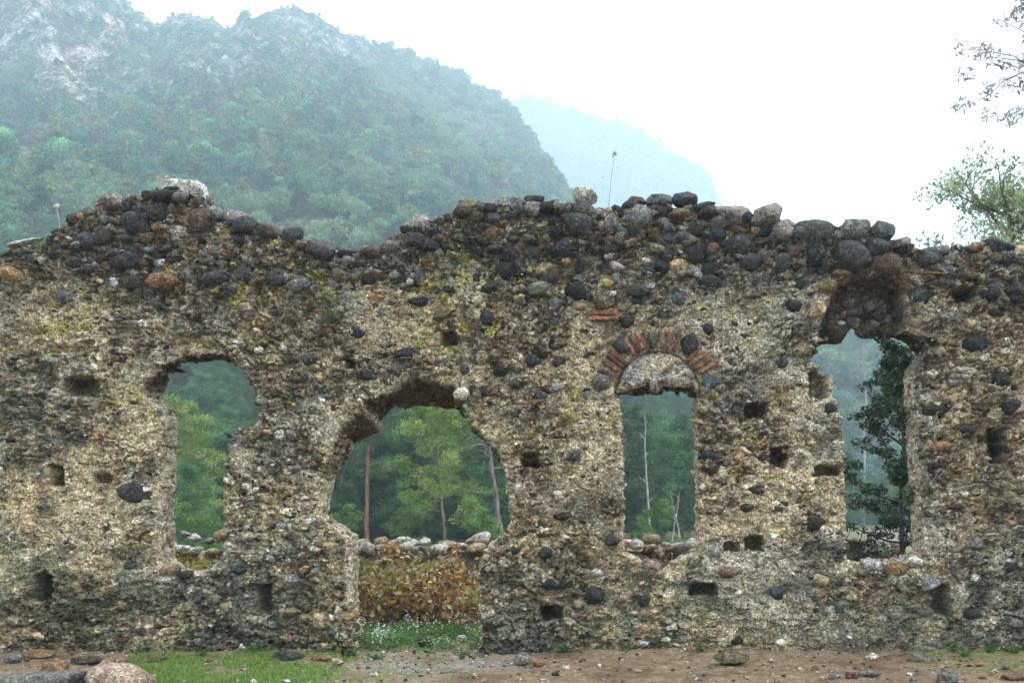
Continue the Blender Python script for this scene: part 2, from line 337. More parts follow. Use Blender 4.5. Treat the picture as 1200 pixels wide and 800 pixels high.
def wall_colour(x, z, hid, a, gid, b):
    px, py = PX(x), PY(z)
    n1 = fbm(x*.9, z*.9, 0, 71, 4); n2 = fbm(x*3, z*3, 0, 72, 4, .6); n3 = fbm(x*22, z*22, 0, 73, 3, .7); n4 = fbm(x*7, z*10, 0, 74, 4, .65)
    c = np.zeros(x.shape+(3,))+np.array((.30, .245, .165))
    c = lerp(c, (.33, .31, .255), sst(-.1, .3, n2))
    c = lerp(c, (.17, .135, .085), sst(.05, .4, n4)*.8)
    c = lerp(c, (.50, .44, .34), sst(.2, .5, n3)*.6)
    sm0 = sst(-.22, .08, fbm(x*.75+5, z*.95, 0, 44, 3)+.25*vn(x*3, z*3, 0, 45))*sst(300, 380, py)
    pal = np.array([(.06, .06, .06), (.13, .10, .07), (.22, .21, .19), (.38, .34, .26), (.50, .47, .41), (.27, .17, .09), (.09, .075, .055), (.24, .22, .15)])
    i1 = (hid*7919 % 8).astype(int) % 8; i2 = (gid*6151 % 8).astype(int) % 8
    c = lerp(c, (1, 1, 1), np.zeros_like(x)); a = a*(1-.5*sm0); b = b*(1-.6*sm0); c = c*(1-(a*.6)[..., None])+pal[i1]*(a*.6)[..., None]; c = c*(1-(b*.75)[..., None])+pal[i2]*(b*.75)[..., None]
    # black lichen towards the top and in streaks, moss low down, yellow lichen spots
    blk = np.clip((1-sst(270, 430, py+90*n1+40*n2))*1.05, 0, 1); c_dark = blk; c = lerp(c, (.05, .045, .038), blk*0.8*(.35+.6*sst(-.25, .25, n4)))
    warm = sst(380, 620, py)*(1-sst(660, 720, py)); c = c*(1+.12*warm)[..., None]*np.array((1.02, 1, .97))
    dk = sst(.15, .5, fbm(x*1.6+4, z*1.6, 0, 75, 4, .6))*.5; c = lerp(c, (.085, .07, .05), dk*(1-blk))
    low = np.zeros_like(x)
    for cx, cy, cw, ch in ((270, 715, 260, 110), (760, 700, 180, 110), (1030, 700, 130, 90), (610, 740, 120, 60), (90, 700, 220, 130), (1100, 740, 300, 50), (20, 540, 90, 240)): low = np.maximum(low, blob(px, py, cx, cy, cw, ch, .5))
    c = lerp(c, (.085, .10, .065), low*sst(-.35, .2, n2+n4)*.75)
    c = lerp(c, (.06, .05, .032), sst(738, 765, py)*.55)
    sm = sst(-.22, .08, fbm(x*.75+5, z*.95, 0, 44, 3)+.25*vn(x*3, z*3, 0, 45))*sst(300, 380, py); c = lerp(c, (.36, .31, .22), sm*.45*(1-low)); 
    l1 = fbm(x*.9+3, z*1.1+8, 0, 171, 4, .6); l2 = fbm(x*1.3-6, z*1.7, 0, 172, 4, .6)
    c = c*(1.12+.55*l2)[..., None]; g_ = c.mean(-1, keepdims=True)*np.array((1.02, 1.0, .93)); c = lerp(c, g_, sst(-.05, .3, l1)*.6)
    c = c*(1-.45*sst(.05, .35, fbm(x*2.4, z*3.6, 0, 173, 5, .65)))[..., None]*np.array((1.03, 1.0, .925))*1.55
    rg = np.hypot(px-771, py-461); c = lerp(c, (.46, .39, .29), sst(48, 50, rg)*(1-sst(77, 79, rg))*(py < 448)*.75)
    yl = sst(.36, .46, fbm(x*5, z*5, 0, 76, 4, .65))*sst(-.15, .2, fbm(x*1.1+9, z*1.1, 0, 77, 2)); yl = yl*(1-sst(470, 560, py))
    for cx, cy, cw, ch in ((198, 318, 60, 20), (100, 355, 90, 30), (530, 330, 130, 60), (220, 412, 14, 16), (120, 470, 50, 22), (1120, 408, 30, 14), (277, 402, 10, 12), (505, 395, 60, 20), (80, 380, 70, 30)):
        yl = np.maximum(yl, blob(px, py, cx, cy, cw, ch, .6)*sst(.0, .2, fbm(x*14, z*14, 0, 78, 3)))
    c = lerp(c, (.52, .46, .13), yl*.85)
    return c
step = .0135
gx = np.arange(W(-150, 0)[0], W(1345, 0)[0], step); gz = np.arange(-.22, 5.66, step)
X, Z = np.meshgrid(gx, gz, indexing='ij')
topz = .02+np.interp(X, TX, TZ)+.05*vn(X*6, X*0, 0, 81)+.03*vn(X*17, X*0, 0, 82)
jag = .03*fbm(X*6, Z*6, 0, 80, 2)+.022*fbm(X*11, Z*11, 0, 83, 3, .6)+.014*vn(X*34, Z*34, 0, 84)
sd_all = [Z-topz]; assoc = {}
for ki, k in enumerate(OP):
    s, seg, tt = poly_sd(X, Z, OP[k][0]); sd_all.append(s+jag); assoc[k] = (seg, tt)
SD = np.stack(sd_all); who = SD.argmax(0); sd_ = SD.max(0)
keep = sd_ <= 0
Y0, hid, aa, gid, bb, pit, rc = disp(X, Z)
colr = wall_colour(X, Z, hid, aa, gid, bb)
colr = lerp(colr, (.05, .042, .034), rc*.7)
gxx, gzz = np.gradient(sd_, step)
sd0 = np.stack([Z-np.interp(X, TX, TZ)]+[s_-jag for s_ in sd_all[1:]]).max(0)
for _ in range(3):
    for ax in (0, 1): sd0 = (np.roll(sd0, 2, ax)+np.roll(sd0, 1, ax)+sd0+np.roll(sd0, -1, ax)+np.roll(sd0, -2, ax))/5
sgx, sgz = np.gradient(sd0, step)
nx, nz = len(gx), len(gz)
idx = np.arange(nx*nz).reshape(nx, nz)
fk = keep[:-1, :-1] & keep[1:, :-1] & keep[:-1, 1:] & keep[1:, 1:]
a0, a1, a2, a3 = idx[:-1, :-1][fk], idx[1:, :-1][fk], idx[1:, 1:][fk], idx[:-1, 1:][fk]
Q = np.stack([a0, a1, a2, a3], 1)
E = np.concatenate([Q[:, [0, 1]], Q[:, [1, 2]], Q[:, [2, 3]], Q[:, [3, 0]]])
key = np.sort(E, 1); key = key[:, 0].astype(np.int64)*(nx*nz)+key[:, 1]
u, inv, cnt = np.unique(key, return_inverse=True, return_counts=True)
BE = E[cnt[inv] == 1]; bv = np.unique(BE)
XX, ZZ, YY = X.ravel().copy(), Z.ravel().copy(), -Y0.ravel()
g2 = (gxx**2+gzz**2).ravel()[bv]+1e-6; m_ = np.clip(sd_.ravel()[bv], -1.3*step, 0)
near = sd_.ravel()[bv] > -2.2*step
XX[bv] -= np.where(near, m_*gxx.ravel()[bv]/g2, 0); ZZ[bv] -= np.where(near, m_*gzz.ravel()[bv]/g2, 0)
# reveals: the outline goes back through the wall
K = 22
bw = np.where(near, who.ravel()[bv], 0); px0, pz0, py0 = XX[bv], ZZ[bv], YY[bv]
bxz = np.stack([px0, pz0], 1).copy(); fxz = bxz.copy()
for ki, k in enumerate(OP):
    m = bw == ki+1; f, bk = OP[k]
    s, seg, tt = poly_sd(px0[m], pz0[m], f)
    fp = f[seg]*(1-tt[:, None])+np.roll(f, -1, 0)[seg]*tt[:, None]; bp = bk[seg]*(1-tt[:, None])+np.roll(bk, -1, 0)[seg]*tt[:, None]
    bxz[m] = bp; fxz[m] = fp
VV = [np.stack([XX, YY, ZZ], 1)]; CC = [colr.reshape(-1, 3)]
pos = {v: i for i, v in enumerate(bv)}
lut = np.full(nx*nz, -1); lut[bv] = np.arange(len(bv))
gn = np.stack([sgx.ravel()[bv], sgz.ravel()[bv]], 1); gn /= np.linalg.norm(gn, axis=1)[:, None]+1e-6
base = nx*nz; nb = len(bv); soffit = np.where((bw > 0), sst(.3, .8, gn[:, 1]*-1*-1), 0)      # gn points out of the masonry
faces = [Q]; REV = []
for s in range(1, K+1):
    t = s/K; te = t**.8
    ms = min(1, s/4); qx = px0*(1-ms)+fxz[:, 0]*ms; qz = pz0*(1-ms)+fxz[:, 1]*ms
    x = qx*(1-te)+bxz[:, 0]*te; z = qz*(1-te)+bxz[:, 1]*te; y = py0*(1-t)+T*t
    amp = min(1, s/4)*np.where(bw == 0, .05, .05)*(1-.5*(t > .9))
    n = fbm(x*9+z*7, y*16, z*9-x*3, 85, 4, .65)*1.3; n += .6*np.sqrt(np.clip(1-(worley((z+x*.8)/.10, y/.09+x*2, 86)[0]/.55)**2, 0, 1))*.5
    x = x+gn[:, 0]*amp*n; z = z+gn[:, 1]*amp*n
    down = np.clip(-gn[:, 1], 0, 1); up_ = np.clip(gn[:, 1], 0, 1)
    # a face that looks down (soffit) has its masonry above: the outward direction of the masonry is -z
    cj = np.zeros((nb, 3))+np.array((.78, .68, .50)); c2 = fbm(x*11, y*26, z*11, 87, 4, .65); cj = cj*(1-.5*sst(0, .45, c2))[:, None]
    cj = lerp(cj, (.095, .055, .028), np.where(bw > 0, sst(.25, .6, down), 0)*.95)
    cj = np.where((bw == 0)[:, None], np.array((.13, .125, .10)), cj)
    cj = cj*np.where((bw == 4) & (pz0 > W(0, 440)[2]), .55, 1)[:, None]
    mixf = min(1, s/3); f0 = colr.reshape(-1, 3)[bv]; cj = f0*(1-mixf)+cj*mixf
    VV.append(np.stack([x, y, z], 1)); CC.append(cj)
    if 1 < s < 21: REV.append(np.concatenate([np.stack([x, y, z], 1), down[:, None], bw[:, None]], 1)[bw > 0])
    o0 = lut[BE]
    if s == 1: A = BE
    else: A = base+(s-2)*nb+o0
    B = base+(s-1)*nb+o0
    faces.append(np.stack([A[:, 1], A[:, 0], B[:, 0], B[:, 1]], 1))
# back face, coarser, its openings a little wider
st2 = .07; hx = np.arange(gx[0], gx[-1], st2); hz = np.arange(-.22, 5.6, st2); HX, HZ = np.meshgrid(hx, hz, indexing='ij')
k2 = HZ < np.interp(HX, TX, TZ)-.03
for k in OP: k2 &= poly_sd(HX, HZ, OP[k][1])[0] < 0
ii = np.arange(HX.size).reshape(HX.shape); f2 = k2[:-1, :-1] & k2[1:, :-1] & k2[:-1, 1:] & k2[1:, 1:]
nvb = sum(len(v) for v in VV)
VV.append(np.stack([HX.ravel(), T-.01+.03*fbm(HX*3, HZ*3, 0, 88, 3).ravel(), HZ.ravel()], 1)); CC.append(np.zeros((HX.size, 3))+np.array((.27, .23, .16)))
faces.append(nvb+np.stack([ii[:-1, 1:][f2], ii[1:, 1:][f2], ii[1:, :-1][f2], ii[:-1, :-1][f2]], 1))
VV = np.concatenate(VV); CC = np.concatenate(CC); FF = np.concatenate(faces)
used = np.zeros(len(VV), bool); used[FF.ravel()] = True; re = np.cumsum(used)-1
wall = put('ruined_wall', None, label='long ruined rubble stone wall with a broken doorway and three window openings', cat='ruined wall')
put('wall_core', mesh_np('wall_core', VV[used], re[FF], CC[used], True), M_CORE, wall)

# ---- stones of the wall: (px, py, width, height, colour, kind) read off the photograph
ST = """27,281,38,8,w,a 36,298,36,9,g,a 8,302,24,15,r,a 15,322,38,20,o,r 132,234,30,18,g,r 155,232,22,13,g,r 176,229,22,16,d,r 108,247,16,10,g,r 90,257,28,18,d,r 160,262,32,28,k,r 185,250,30,24,d,r 235,258,30,30,b,r 272,256,46,24,g,r
298,274,46,30,k,r 171,272,20,18,K,r 187,268,16,14,o,a 129,273,11,7,w,a 105,283,28,20,k,r 211,274,32,22,w,a 263,278,24,16,t,a 150,308,40,20,K,r 132,302,12,9,o,a 188,308,20,12,w,r 187,317,22,10,K,r 110,317,26,12,k,r 88,308,22,14,d,r
155,332,22,16,d,r 192,330,38,20,o,r 134,330,18,16,w,a 222,322,18,20,g,r 252,327,32,16,k,r 285,320,26,22,k,r 78,348,24,18,g,r 38,333,22,15,o,a 340,274,28,24,k,r 354,284,16,12,g,r 377,292,40,24,k,r 407,296,28,13,K,a 429,291,24,16,g,r
457,286,32,20,g,r 489,262,44,26,g,r 505,269,32,18,k,a 483,272,20,14,y,a 528,253,26,16,K,r 537,265,26,13,k,r 553,240,32,22,b,r 557,255,26,14,b,r 589,240,40,24,g,r 552,277,26,24,K,r 490,282,20,15,k,r 505,289,24,16,K,r 525,291,24,16,K,r
580,276,30,22,o,a 596,296,28,24,K,r 577,298,28,18,k,r 327,325,24,24,k,r 370,310,18,13,b,r 402,325,38,22,b,a 420,310,30,20,d,a 430,328,20,15,K,r 463,305,24,18,g,a 467,327,20,15,K,r 481,330,9,8,w,r 492,325,15,20,k,r 505,331,14,7,w,a
565,318,30,17,w,a 596,317,30,24,K,r 442,350,22,17,o,a 525,340,22,13,K,r 490,352,26,13,K,r 575,337,24,17,k,a 572,374,20,18,K,r 626,231,24,12,K,r 627,240,18,8,g,r 608,238,24,18,g,r 642,250,32,26,k,r 677,243,36,20,k,r 667,254,16,11,o,a
679,264,38,26,k,r 620,269,30,26,k,r 650,272,22,17,K,r 716,264,22,24,g,r 706,266,9,13,t,a 746,254,42,28,g,r 747,234,20,16,d,r 774,232,32,20,s,r 803,232,28,20,k,r 727,276,15,11,w,a 716,244,14,9,w,a 775,247,13,13,K,r 796,248,30,18,b,r
779,262,22,16,g,r 826,240,22,11,d,a 855,252,50,30,g,r 798,279,30,24,s,a 819,280,11,9,t,r 838,274,28,20,k,r 866,268,26,10,o,r 887,270,16,12,t,r 815,296,32,28,K,r 836,290,18,16,b,r 868,285,38,28,k,r 773,280,22,18,b,r 785,298,26,13,k,r
660,291,34,22,k,r 625,297,26,26,d,a 704,285,26,16,t,a 715,300,14,9,w,a 683,309,40,32,K,a 723,313,21,13,w,a 643,315,34,24,t,a 760,320,12,6,w,a 795,312,24,18,t,a 775,312,20,16,K,r 835,316,32,18,K,r 880,308,30,22,k,r 814,318,20,11,g,r
608,313,24,24,K,r 676,340,26,24,K,r 710,332,24,17,y,a 718,344,12,9,w,a 750,341,26,16,k,r 795,348,20,17,s,a 833,330,30,15,k,r 632,340,28,17,g,a 652,358,22,19,s,a 680,360,19,13,o,a 735,375,21,17,k,r 707,353,28,18,b,r 899,251,36,28,g,r
915,271,36,32,g,r 940,262,18,10,k,r 956,272,46,30,k,r 1001,270,38,28,g,r 1033,272,30,24,s,r 1055,287,24,16,g,a 1027,291,30,22,k,r 930,296,18,15,b,r 955,300,38,36,K,a 918,309,28,26,k,a 997,302,46,36,k,r 1040,312,34,26,b,r 1085,301,42,30,k,r
1118,298,24,15,g,r 1145,288,22,13,b,r 1169,288,34,22,k,r 1195,291,18,12,t,a 1145,302,26,13,b,a 1180,301,20,16,k,r 1197,298,18,12,g,r 1085,320,46,8,o,a 1116,316,22,9,g,a 1141,316,22,11,o,a 1190,315,26,13,g,a 986,322,24,11,o,a
937,333,20,17,K,r 922,326,13,9,o,a 968,335,34,30,t,a 958,362,26,30,t,a 1078,345,38,34,k,r 1110,373,26,12,g,a 1160,345,22,17,K,r 1190,340,18,16,k,r 930,358,20,16,K,r 157,577,44,26,k,r 218,411,11,10,y,a 180,420,13,9,w,a 100,430,18,12,g,r
418,391,20,13,K,r 430,440,14,11,K,r 457,403,14,11,b,a 305,472,15,13,K,r 542,462,20,15,w,r 568,458,15,13,K,r 545,433,15,15,k,r 586,430,26,22,K,a 345,549,18,14,g,a 625,422,19,17,K,r 655,424,17,13,k,r 650,455,24,18,g,a
704,447,30,34,g,a 833,447,27,28,s,a 668,487,30,17,y,a 658,513,19,13,K,r 672,535,19,11,k,r 830,385,16,14,K,r 876,430,20,17,g,a 820,494,36,9,t,a 823,480,16,10,t,r 895,537,20,18,d,r 885,575,22,12,K,a 746,352,16,10,k,r
917,425,16,13,k,r 973,478,18,13,K,r 1143,403,36,22,K,r 1172,446,24,22,K,r 1130,433,36,11,w,a 1120,447,24,12,g,a 1185,475,27,26,K,a 1100,480,48,18,d,a 1132,502,34,16,d,a 1105,524,48,13,o,a 1097,545,30,12,K,a 1186,522,16,20,o,a
199,668,28,15,t,r 219,674,24,12,K,r 234,673,18,9,w,a 345,680,28,20,g,a 340,716,28,11,t,a 405,722,30,26,t,a 376,726,26,20,t,a 660,605,28,16,K,a 715,632,22,22,k,a 640,648,20,12,K,r 835,645,24,24,g,a 852,671,26,13,r,r
695,695,32,24,K,a 647,686,32,13,K,a 700,671,18,13,w,a 785,718,15,7,g,r 763,718,20,8,t,r 743,718,15,7,t,r 755,737,36,20,t,a 753,753,20,11,w,a 780,749,14,9,w,a 800,749,14,9,g,a 710,760,16,11,m,r 765,661,26,12,p,a 790,659,16,10,p,a
906,628,11,9,w,r 955,612,26,22,d,r 977,638,36,12,g,a 1142,636,24,22,g,a 1143,677,13,12,w,a 1085,685,32,24,g,a 987,708,22,18,g,a 962,697,18,13,o,a 915,692,26,22,k,a 1080,719,34,14,m,a 1140,720,26,15,K,r 1190,730,18,13,g,r
1022,662,30,15,w,r 1052,668,38,20,o,r 1074,657,20,12,w,r 1078,760,28,15,g,a 985,384,40,30,d,a 1025,380,32,20,d,a 1033,352,26,22,b,a 1003,345,22,18,b,r 1000,362,18,14,o,r 1075,392,34,14,b,a 1058,376,24,14,g,a 990,372,22,16,d,r
728,405,22,26,k,b 765,398,14,26,m,b 806,403,26,24,K,b 364,611,22,14,w,a 386,640,22,12,t,a 358,568,16,18,t,r 358,592,14,14,p,r 372,536,16,14,b,r"""
stones = []
for tok in ST.split():
    a = tok.split(','); stones.append((float(a[0]), float(a[1]), float(a[2]), float(a[3]), a[4], {'a': 'angular', 'r': 'round', 'b': 'block'}[a[5]]))
print('listed stones', len(stones))
def wall_y(px, py):
    x, _, z = W(px, py); X1, Z1 = np.array([x]), np.array([z])
    return -disp(X1, Z1)[0][0]
def solid(px, py, mg):
    x, _, z = W(px, py); x = np.array([x]); z = np.array([z])
    if z[0] > np.interp(x, TX, TZ)[0]-mg: return False
    return all(poly_sd(x, z, OP[k][0])[0][0] < -mg for k in OP)
def place(px, py, w_, h_, c, kind, sub, emb=.42, tilt=None, depth=None, y=None):
    x, _, z = W(px, py); i = rnd.randrange(9)
    yy = (wall_y(px, py) if y is None else y)
    dp = depth or .42*(w_*h_)**.5/100
    jit = rnd.uniform(.75, 1.3); jc = PAL[c] if isinstance(c, str) else c
    cc = tuple(jit*v*rnd.uniform(.92, 1.08) for v in jc)
    o = put('stone', rock(kind, sub, i), None, wall, (x, yy+dp*emb, z), (rnd.uniform(-.1, .1), (rnd.uniform(-.25, .25) if tilt is None else tilt), rnd.uniform(-.15, .15)), (w_/200*1.06, dp*1.25, h_/200*1.06), col=cc)
    return o
for (px, py, w_, h_, c, kind) in stones:
    sub = 3 if w_*h_ > 300 else 2
    top = W(px, py)[2] > np.interp(W(px, 0)[0], TX, TZ)-.10
    if kind == 'block' or (720 < px < 820 and 415 < py < 460):
        o = place(px, py, w_, h_, c, 'block' if kind == 'block' else kind, sub, .5, {728: .72, 765: .08, 806: -.55}.get(int(px), 0.0), .12)
        if kind == 'block': o.location.y = .075; o.scale.x *= .85; o.scale.z *= .85
    elif px in (997,): place(px, py, w_, h_, c, kind, 3, .5, .45, None, -.12)
    elif 960 < px < 1062 and 262 < py < 330: place(px, py, w_, h_, c, kind, 3, .5, None, None, -.10)
    elif top: place(px, py+2, w_*1.14, h_*1.12, c, 'angular' if rnd.random() < .8 else kind, 3, .5, None, .5*(w_*h_)**.5/100, rnd.uniform(-.06, .03))
    else: place(px, py, w_, h_, c, kind, sub)
big = put('stone', rock('block', 3, 2), None, wall, (W(205, 0)[0], .22, W(0, 223)[2]), (.05, -.10, .25), (.30, .22, .185), label='large pale squared stone block topping the left hump of the wall', col=(.62, .61, .57)); big.data = rock('block', 3, 7)
bo = put('stone', rock('angular', 3, 4), None, wall, (W(684, 0)[0], .2, W(0, 225)[2]), (.1, .15, .3), (.165, .16, .135), label='pale rounded boulder standing highest on the middle of the wall', col=(.40, .41, .38))
# top rows further back, so that the crest has thickness
n_part = len(stones)+2
occ = [(s[0], s[1], max(s[2], s[3])/2) for s in stones]
def free(px, py, r):
    return all((px-a)**2+(py-b)**2 > (r*.8+c*.85)**2 for a, b, c in occ)
tries = 0
while n_part < 298 and tries < 6000:
    tries += 1; px = rnd.uniform(-10, 1210); py = rnd.uniform(300, 760)
    r = rnd.uniform(7, 10)*(1.15 if py < 380 else 1)
    if not solid(px, py, .10) or not free(px, py, r) or any(abs(px-h[0]) < h[2]+6 and abs(py-h[1]) < h[3]+6 for h in HOLES): continue
    occ.append((px, py, r)); c = rnd.choice('kKdbgtdKKbt' if py > 380 else 'kKKdbg'); n_part += 1
    place(px, py, r*rnd.uniform(1.9, 2.9), r*rnd.uniform(1.3, 1.9), c, rnd.choice(('angular', 'round')), 2)
print('stones as parts', n_part)
# smaller stones and chips
def scatter_rocks(n, r0, r1, sub, py0, py1, topk, rs, emb, pal, w0=-130, w1=1330):
    V, Fc, Cc, off, cnt = [], [], [], 0, 0
    px = rs.uniform(w0, w1, n*3); py = rs.uniform(py0, py1, n*3); x = (px-VX)/100; z = CZ+(VY-py)/100
    ok = z < np.interp(x, TX, TZ)-.02
    for k in OP: ok &= poly_sd(x, z, OP[k][0])[0] < -.012
    for h in HOLES: ok &= ~((np.abs(px-h[0]) < h[2]/2+1) & (np.abs(py-h[1]) < h[3]/2+1))
    rr = np.hypot(px-771, py-461); ok &= ~((rr < 80) & (py < 462))
    if topk: ok &= (rs.uniform(size=len(px)) < topk(px, py))
    px, py, x, z = px[ok][:n], py[ok][:n], x[ok][:n], z[ok][:n]
    y = -disp(x, z)[0]
    dark = (1-sst(260, 400, py+50*fbm(x*.9, z*.9, 0, 71, 4)))
    mossy = sst(660, 720, py)
    for i in range(len(px)):
        vr, fr = rock_np(('angular', 'angular', 'round')[rs.randint(3)], sub, rs.randint(8))
        r = (r0+(r1-r0)*rs.uniform()**2)/100
        s = np.array([r*rs.uniform(1, 1.6), r*.7, r*rs.uniform(.5, .95)])
        a = rs.uniform(-.5, .5); ca, sa = math.cos(a), math.sin(a)
        v = vr*s; v = np.stack([v[:, 0]*ca-v[:, 2]*sa, v[:, 1], v[:, 0]*sa+v[:, 2]*ca], 1)+np.array([x[i], y[i]+r*emb, z[i]])
        c = np.array(PAL[pal[rs.randint(len(pal))]])*rs.uniform(.7, 1.3)*1.3
        if rs.uniform() < dark[i]*.8: c = np.array(PAL[('k', 'K', 'd', 'g', 'b')[rs.randint(5)]])
        elif rs.uniform() < mossy[i]*.45: c = np.array(PAL['m'])*rs.uniform(.6, 1.3)
        V.append(v); Fc.append(fr+off); off += len(v); Cc.append(np.tile(c, (len(v), 1)))
    return np.concatenate(V), np.concatenate(Fc), np.concatenate(Cc)
rs = np.random.RandomState(3)
V, Fc, Cc = scatter_rocks(1400, 2.8, 6.5, 2, 240, 768, None, rs, .35, 'kKdbgtwtgob')
o = put('small_stones', mesh_np('small_stones', V, Fc, Cc, False), M_CHIP, wall, kind='stuff')
V, Fc, Cc = scatter_rocks(420, 5, 9.5, 2, 240, 345, lambda a, b: (1-sst(300, 345, b)), rs, .3, 'kgdbbdg')
o = put('small_stones', mesh_np('upper_stones', V, Fc, Cc, False), M_CHIP, wall, kind='stuff')
V, Fc, Cc = scatter_rocks(650, 4.5, 8, 2, 300, 765, lambda a, b: .35+1.3*vn((a-VX)/100*1.2, b/90, 0, 180), rs, .62, 'kKddKbkg')
o = put('small_stones', mesh_np('dark_stones', V, Fc, Cc, False), M_CHIP, wall, kind='stuff')
V, Fc, Cc, off = [], [], [], 0
for i in range(150):
    px = rs.uniform(964, 1062); py = rs.uniform(322, 392); x_, _, z_ = W(px, py)
    if poly_sd(np.array([x_]), np.array([z_]), RECW)[0][0] < .0 or poly_sd(np.array([x_]), np.array([z_]), OP['w4'][0])[0][0] > -.03: continue
    vr, fr = rock_np('angular', 2, rs.randint(8)); r_ = rs.uniform(.04, .11); v = vr*np.array([r_*1.2, r_, r_*.85])+np.array([x_, wall_y(px, py)+.04, z_])
    V.append(v); Fc.append(fr+off); off += len(v); Cc.append(np.tile(np.array(PAL['dbkdgb'[rs.randint(6)]])*rs.uniform(.6, 1.2), (len(v), 1)))
o = put('small_stones', mesh_np('recess_stones', np.concatenate(V), np.concatenate(Fc), np.concatenate(Cc), True), M_CHIP, wall, kind='stuff')
V, Fc, Cc = scatter_rocks(5200, .9, 2.7, 1, 240, 770, lambda a, b: 1-.75*sst(-.08, .22, fbm((a-VX)/100*.75+5, (CZ+(VY-b)/100)*.95, 0, 44, 3)), rs, .1, 'kdbgttbgttbtwdgtgk')
o = put('stone_chips', mesh_np('stone_chips', V, Fc, Cc, True), M_CHIP, wall, kind='stuff')
RV = np.concatenate(REV); RV = RV[rs.choice(len(RV), 2600)]; V, Fc, Cc, off = [], [], [], 0
for x_, y_, z_, dn, wb in RV:
    vr, fr = rock_np(('angular', 'round')[rs.randint(2)], 1 if rs.uniform() < .7 else 2, rs.randint(8)); r = .012+.04*rs.uniform()**2
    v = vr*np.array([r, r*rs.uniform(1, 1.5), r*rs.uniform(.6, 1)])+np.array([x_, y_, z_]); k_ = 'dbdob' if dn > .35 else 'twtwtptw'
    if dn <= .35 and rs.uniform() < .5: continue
    V.append(v); Fc.append(fr+off); off += len(v); Cc.append(np.tile(np.array(PAL[k_[rs.randint(len(k_))]])*rs.uniform(.6, 1.25), (len(v), 1)))
o = put('stone_chips', mesh_np('reveal_chips', np.concatenate(V), np.concatenate(Fc), np.concatenate(Cc), True), M_CHIP, wall, kind='stuff')
# rough crest behind the front row of stones
V, Fc, Cc, off = [], [], [], 0
for i in range(620):
    px = rs.uniform(-130, 1330); x = (px-VX)/100; z = np.interp(x, TX, TZ); r = rs.uniform(.05, .13)
    vr, fr = rock_np(('angular', 'round')[rs.randint(2)], 2, rs.randint(8)); s = np.array([r*rs.uniform(1, 1.3), r, r*rs.uniform(.6, .9)])
    v = vr*s+np.array([x, rs.uniform(-.06, T-.05), z-.02+rs.uniform(-.05, .03)]); c = np.array(PAL['kKdgg'[rs.randint(5)]])*rs.uniform(.8, 1.4)
    V.append(v); Fc.append(fr+off); off += len(v); Cc.append(np.tile(c, (len(v), 1)))
o = put('crest_rubble', mesh_np('crest_rubble', np.concatenate(V), np.concatenate(Fc), np.concatenate(Cc), False), M_CHIP, wall, kind='stuff')

# ---- bricks of the relieving arch and the two bricks above it
def brick_mesh(seed, L, H, D):
    bm = bmesh.new(); bmesh.ops.create_cube(bm, size=1); bmesh.ops.subdivide_edges(bm, edges=bm.edges[:], cuts=3, use_grid_fill=True)
    V = np.array([v.co[:] for v in bm.verts]); Fc = np.array([[v.index for v in f.verts] for f in bm.faces]); bm.free()
    q = np.abs(V).max(1, keepdims=True); V = V*(1-.10*(np.abs(V)**6).sum(1)[:, None]*8)
    V = V*np.array([L, D, H]); n = np.stack([fbm(V[:, 0]*28+seed, V[:, 1]*28+k*5, V[:, 2]*28, 7+k, 3) for k in range(3)], 1)
    return mesh_np('brick', V+n*.013, Fc, None, True)
BR = [brick_mesh(i*3, .26, .042, .16) for i in range(4)]
for b in BR: b.materials.append(M_BRICK)
tw = [(723, 459), (735, 457), (750, 452), (760, 446), (764, 456), (771, 457), (775, 449), (792, 452), (812, 451), (820, 459)]
tw = tw+[(771+49.5*math.cos(math.radians(q)), 461-49.5*math.sin(math.radians(q))) for q in range(4, 180, 8)]
TWP = np.array([[W(a, b)[0], W(a, b)[2]] for a, b in tw]); tgx, tgz = np.meshgrid(np.arange(.0, 1.06, .009), np.arange(3.0, 3.62, .009), indexing='ij')
ts_, _, _ = poly_sd(tgx, tgz, TWP); tk = ts_ > -.004; ti = np.arange(tgx.size).reshape(tgx.shape)
tf = tk[:-1, :-1] & tk[1:, :-1] & tk[1:, 1:] & tk[:-1, 1:]; TQ = np.stack([ti[:-1, :-1], ti[1:, :-1], ti[1:, 1:], ti[:-1, 1:]], -1)[tf]
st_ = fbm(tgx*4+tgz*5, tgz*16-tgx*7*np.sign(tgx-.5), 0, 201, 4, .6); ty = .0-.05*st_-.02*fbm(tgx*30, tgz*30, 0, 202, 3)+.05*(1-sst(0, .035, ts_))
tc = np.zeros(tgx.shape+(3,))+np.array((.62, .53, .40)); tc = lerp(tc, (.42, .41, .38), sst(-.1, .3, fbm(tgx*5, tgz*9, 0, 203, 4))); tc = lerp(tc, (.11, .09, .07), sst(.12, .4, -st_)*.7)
te_ = np.concatenate([TQ[:, [0, 1]], TQ[:, [1, 2]], TQ[:, [2, 3]], TQ[:, [3, 0]]]); tkey = np.sort(te_, 1)[:, 0]*100000+np.sort(te_, 1)[:, 1]; _, tinv, tcn = np.unique(tkey, return_inverse=True, return_counts=True); tb_ = te_[tcn[tinv] == 1]
TV = np.stack([tgx.ravel(), ty.ravel(), tgz.ravel()], 1); TV2 = TV.copy(); TV2[:, 1] = .30; nT = len(TV)
put('tympanum_stone', mesh_np('tympanum_stone', np.concatenate([TV, TV2]), np.concatenate([TQ, np.stack([tb_[:, 1], tb_[:, 0], nT+tb_[:, 0], nT+tb_[:, 1]], 1)]), np.concatenate([tc.reshape(-1, 3), np.zeros((nT, 3))+np.array((.10, .06, .035))]), True), M_CHIP, wall, label='pale split slab closing the head of the arched window under the bricks')
k = 0
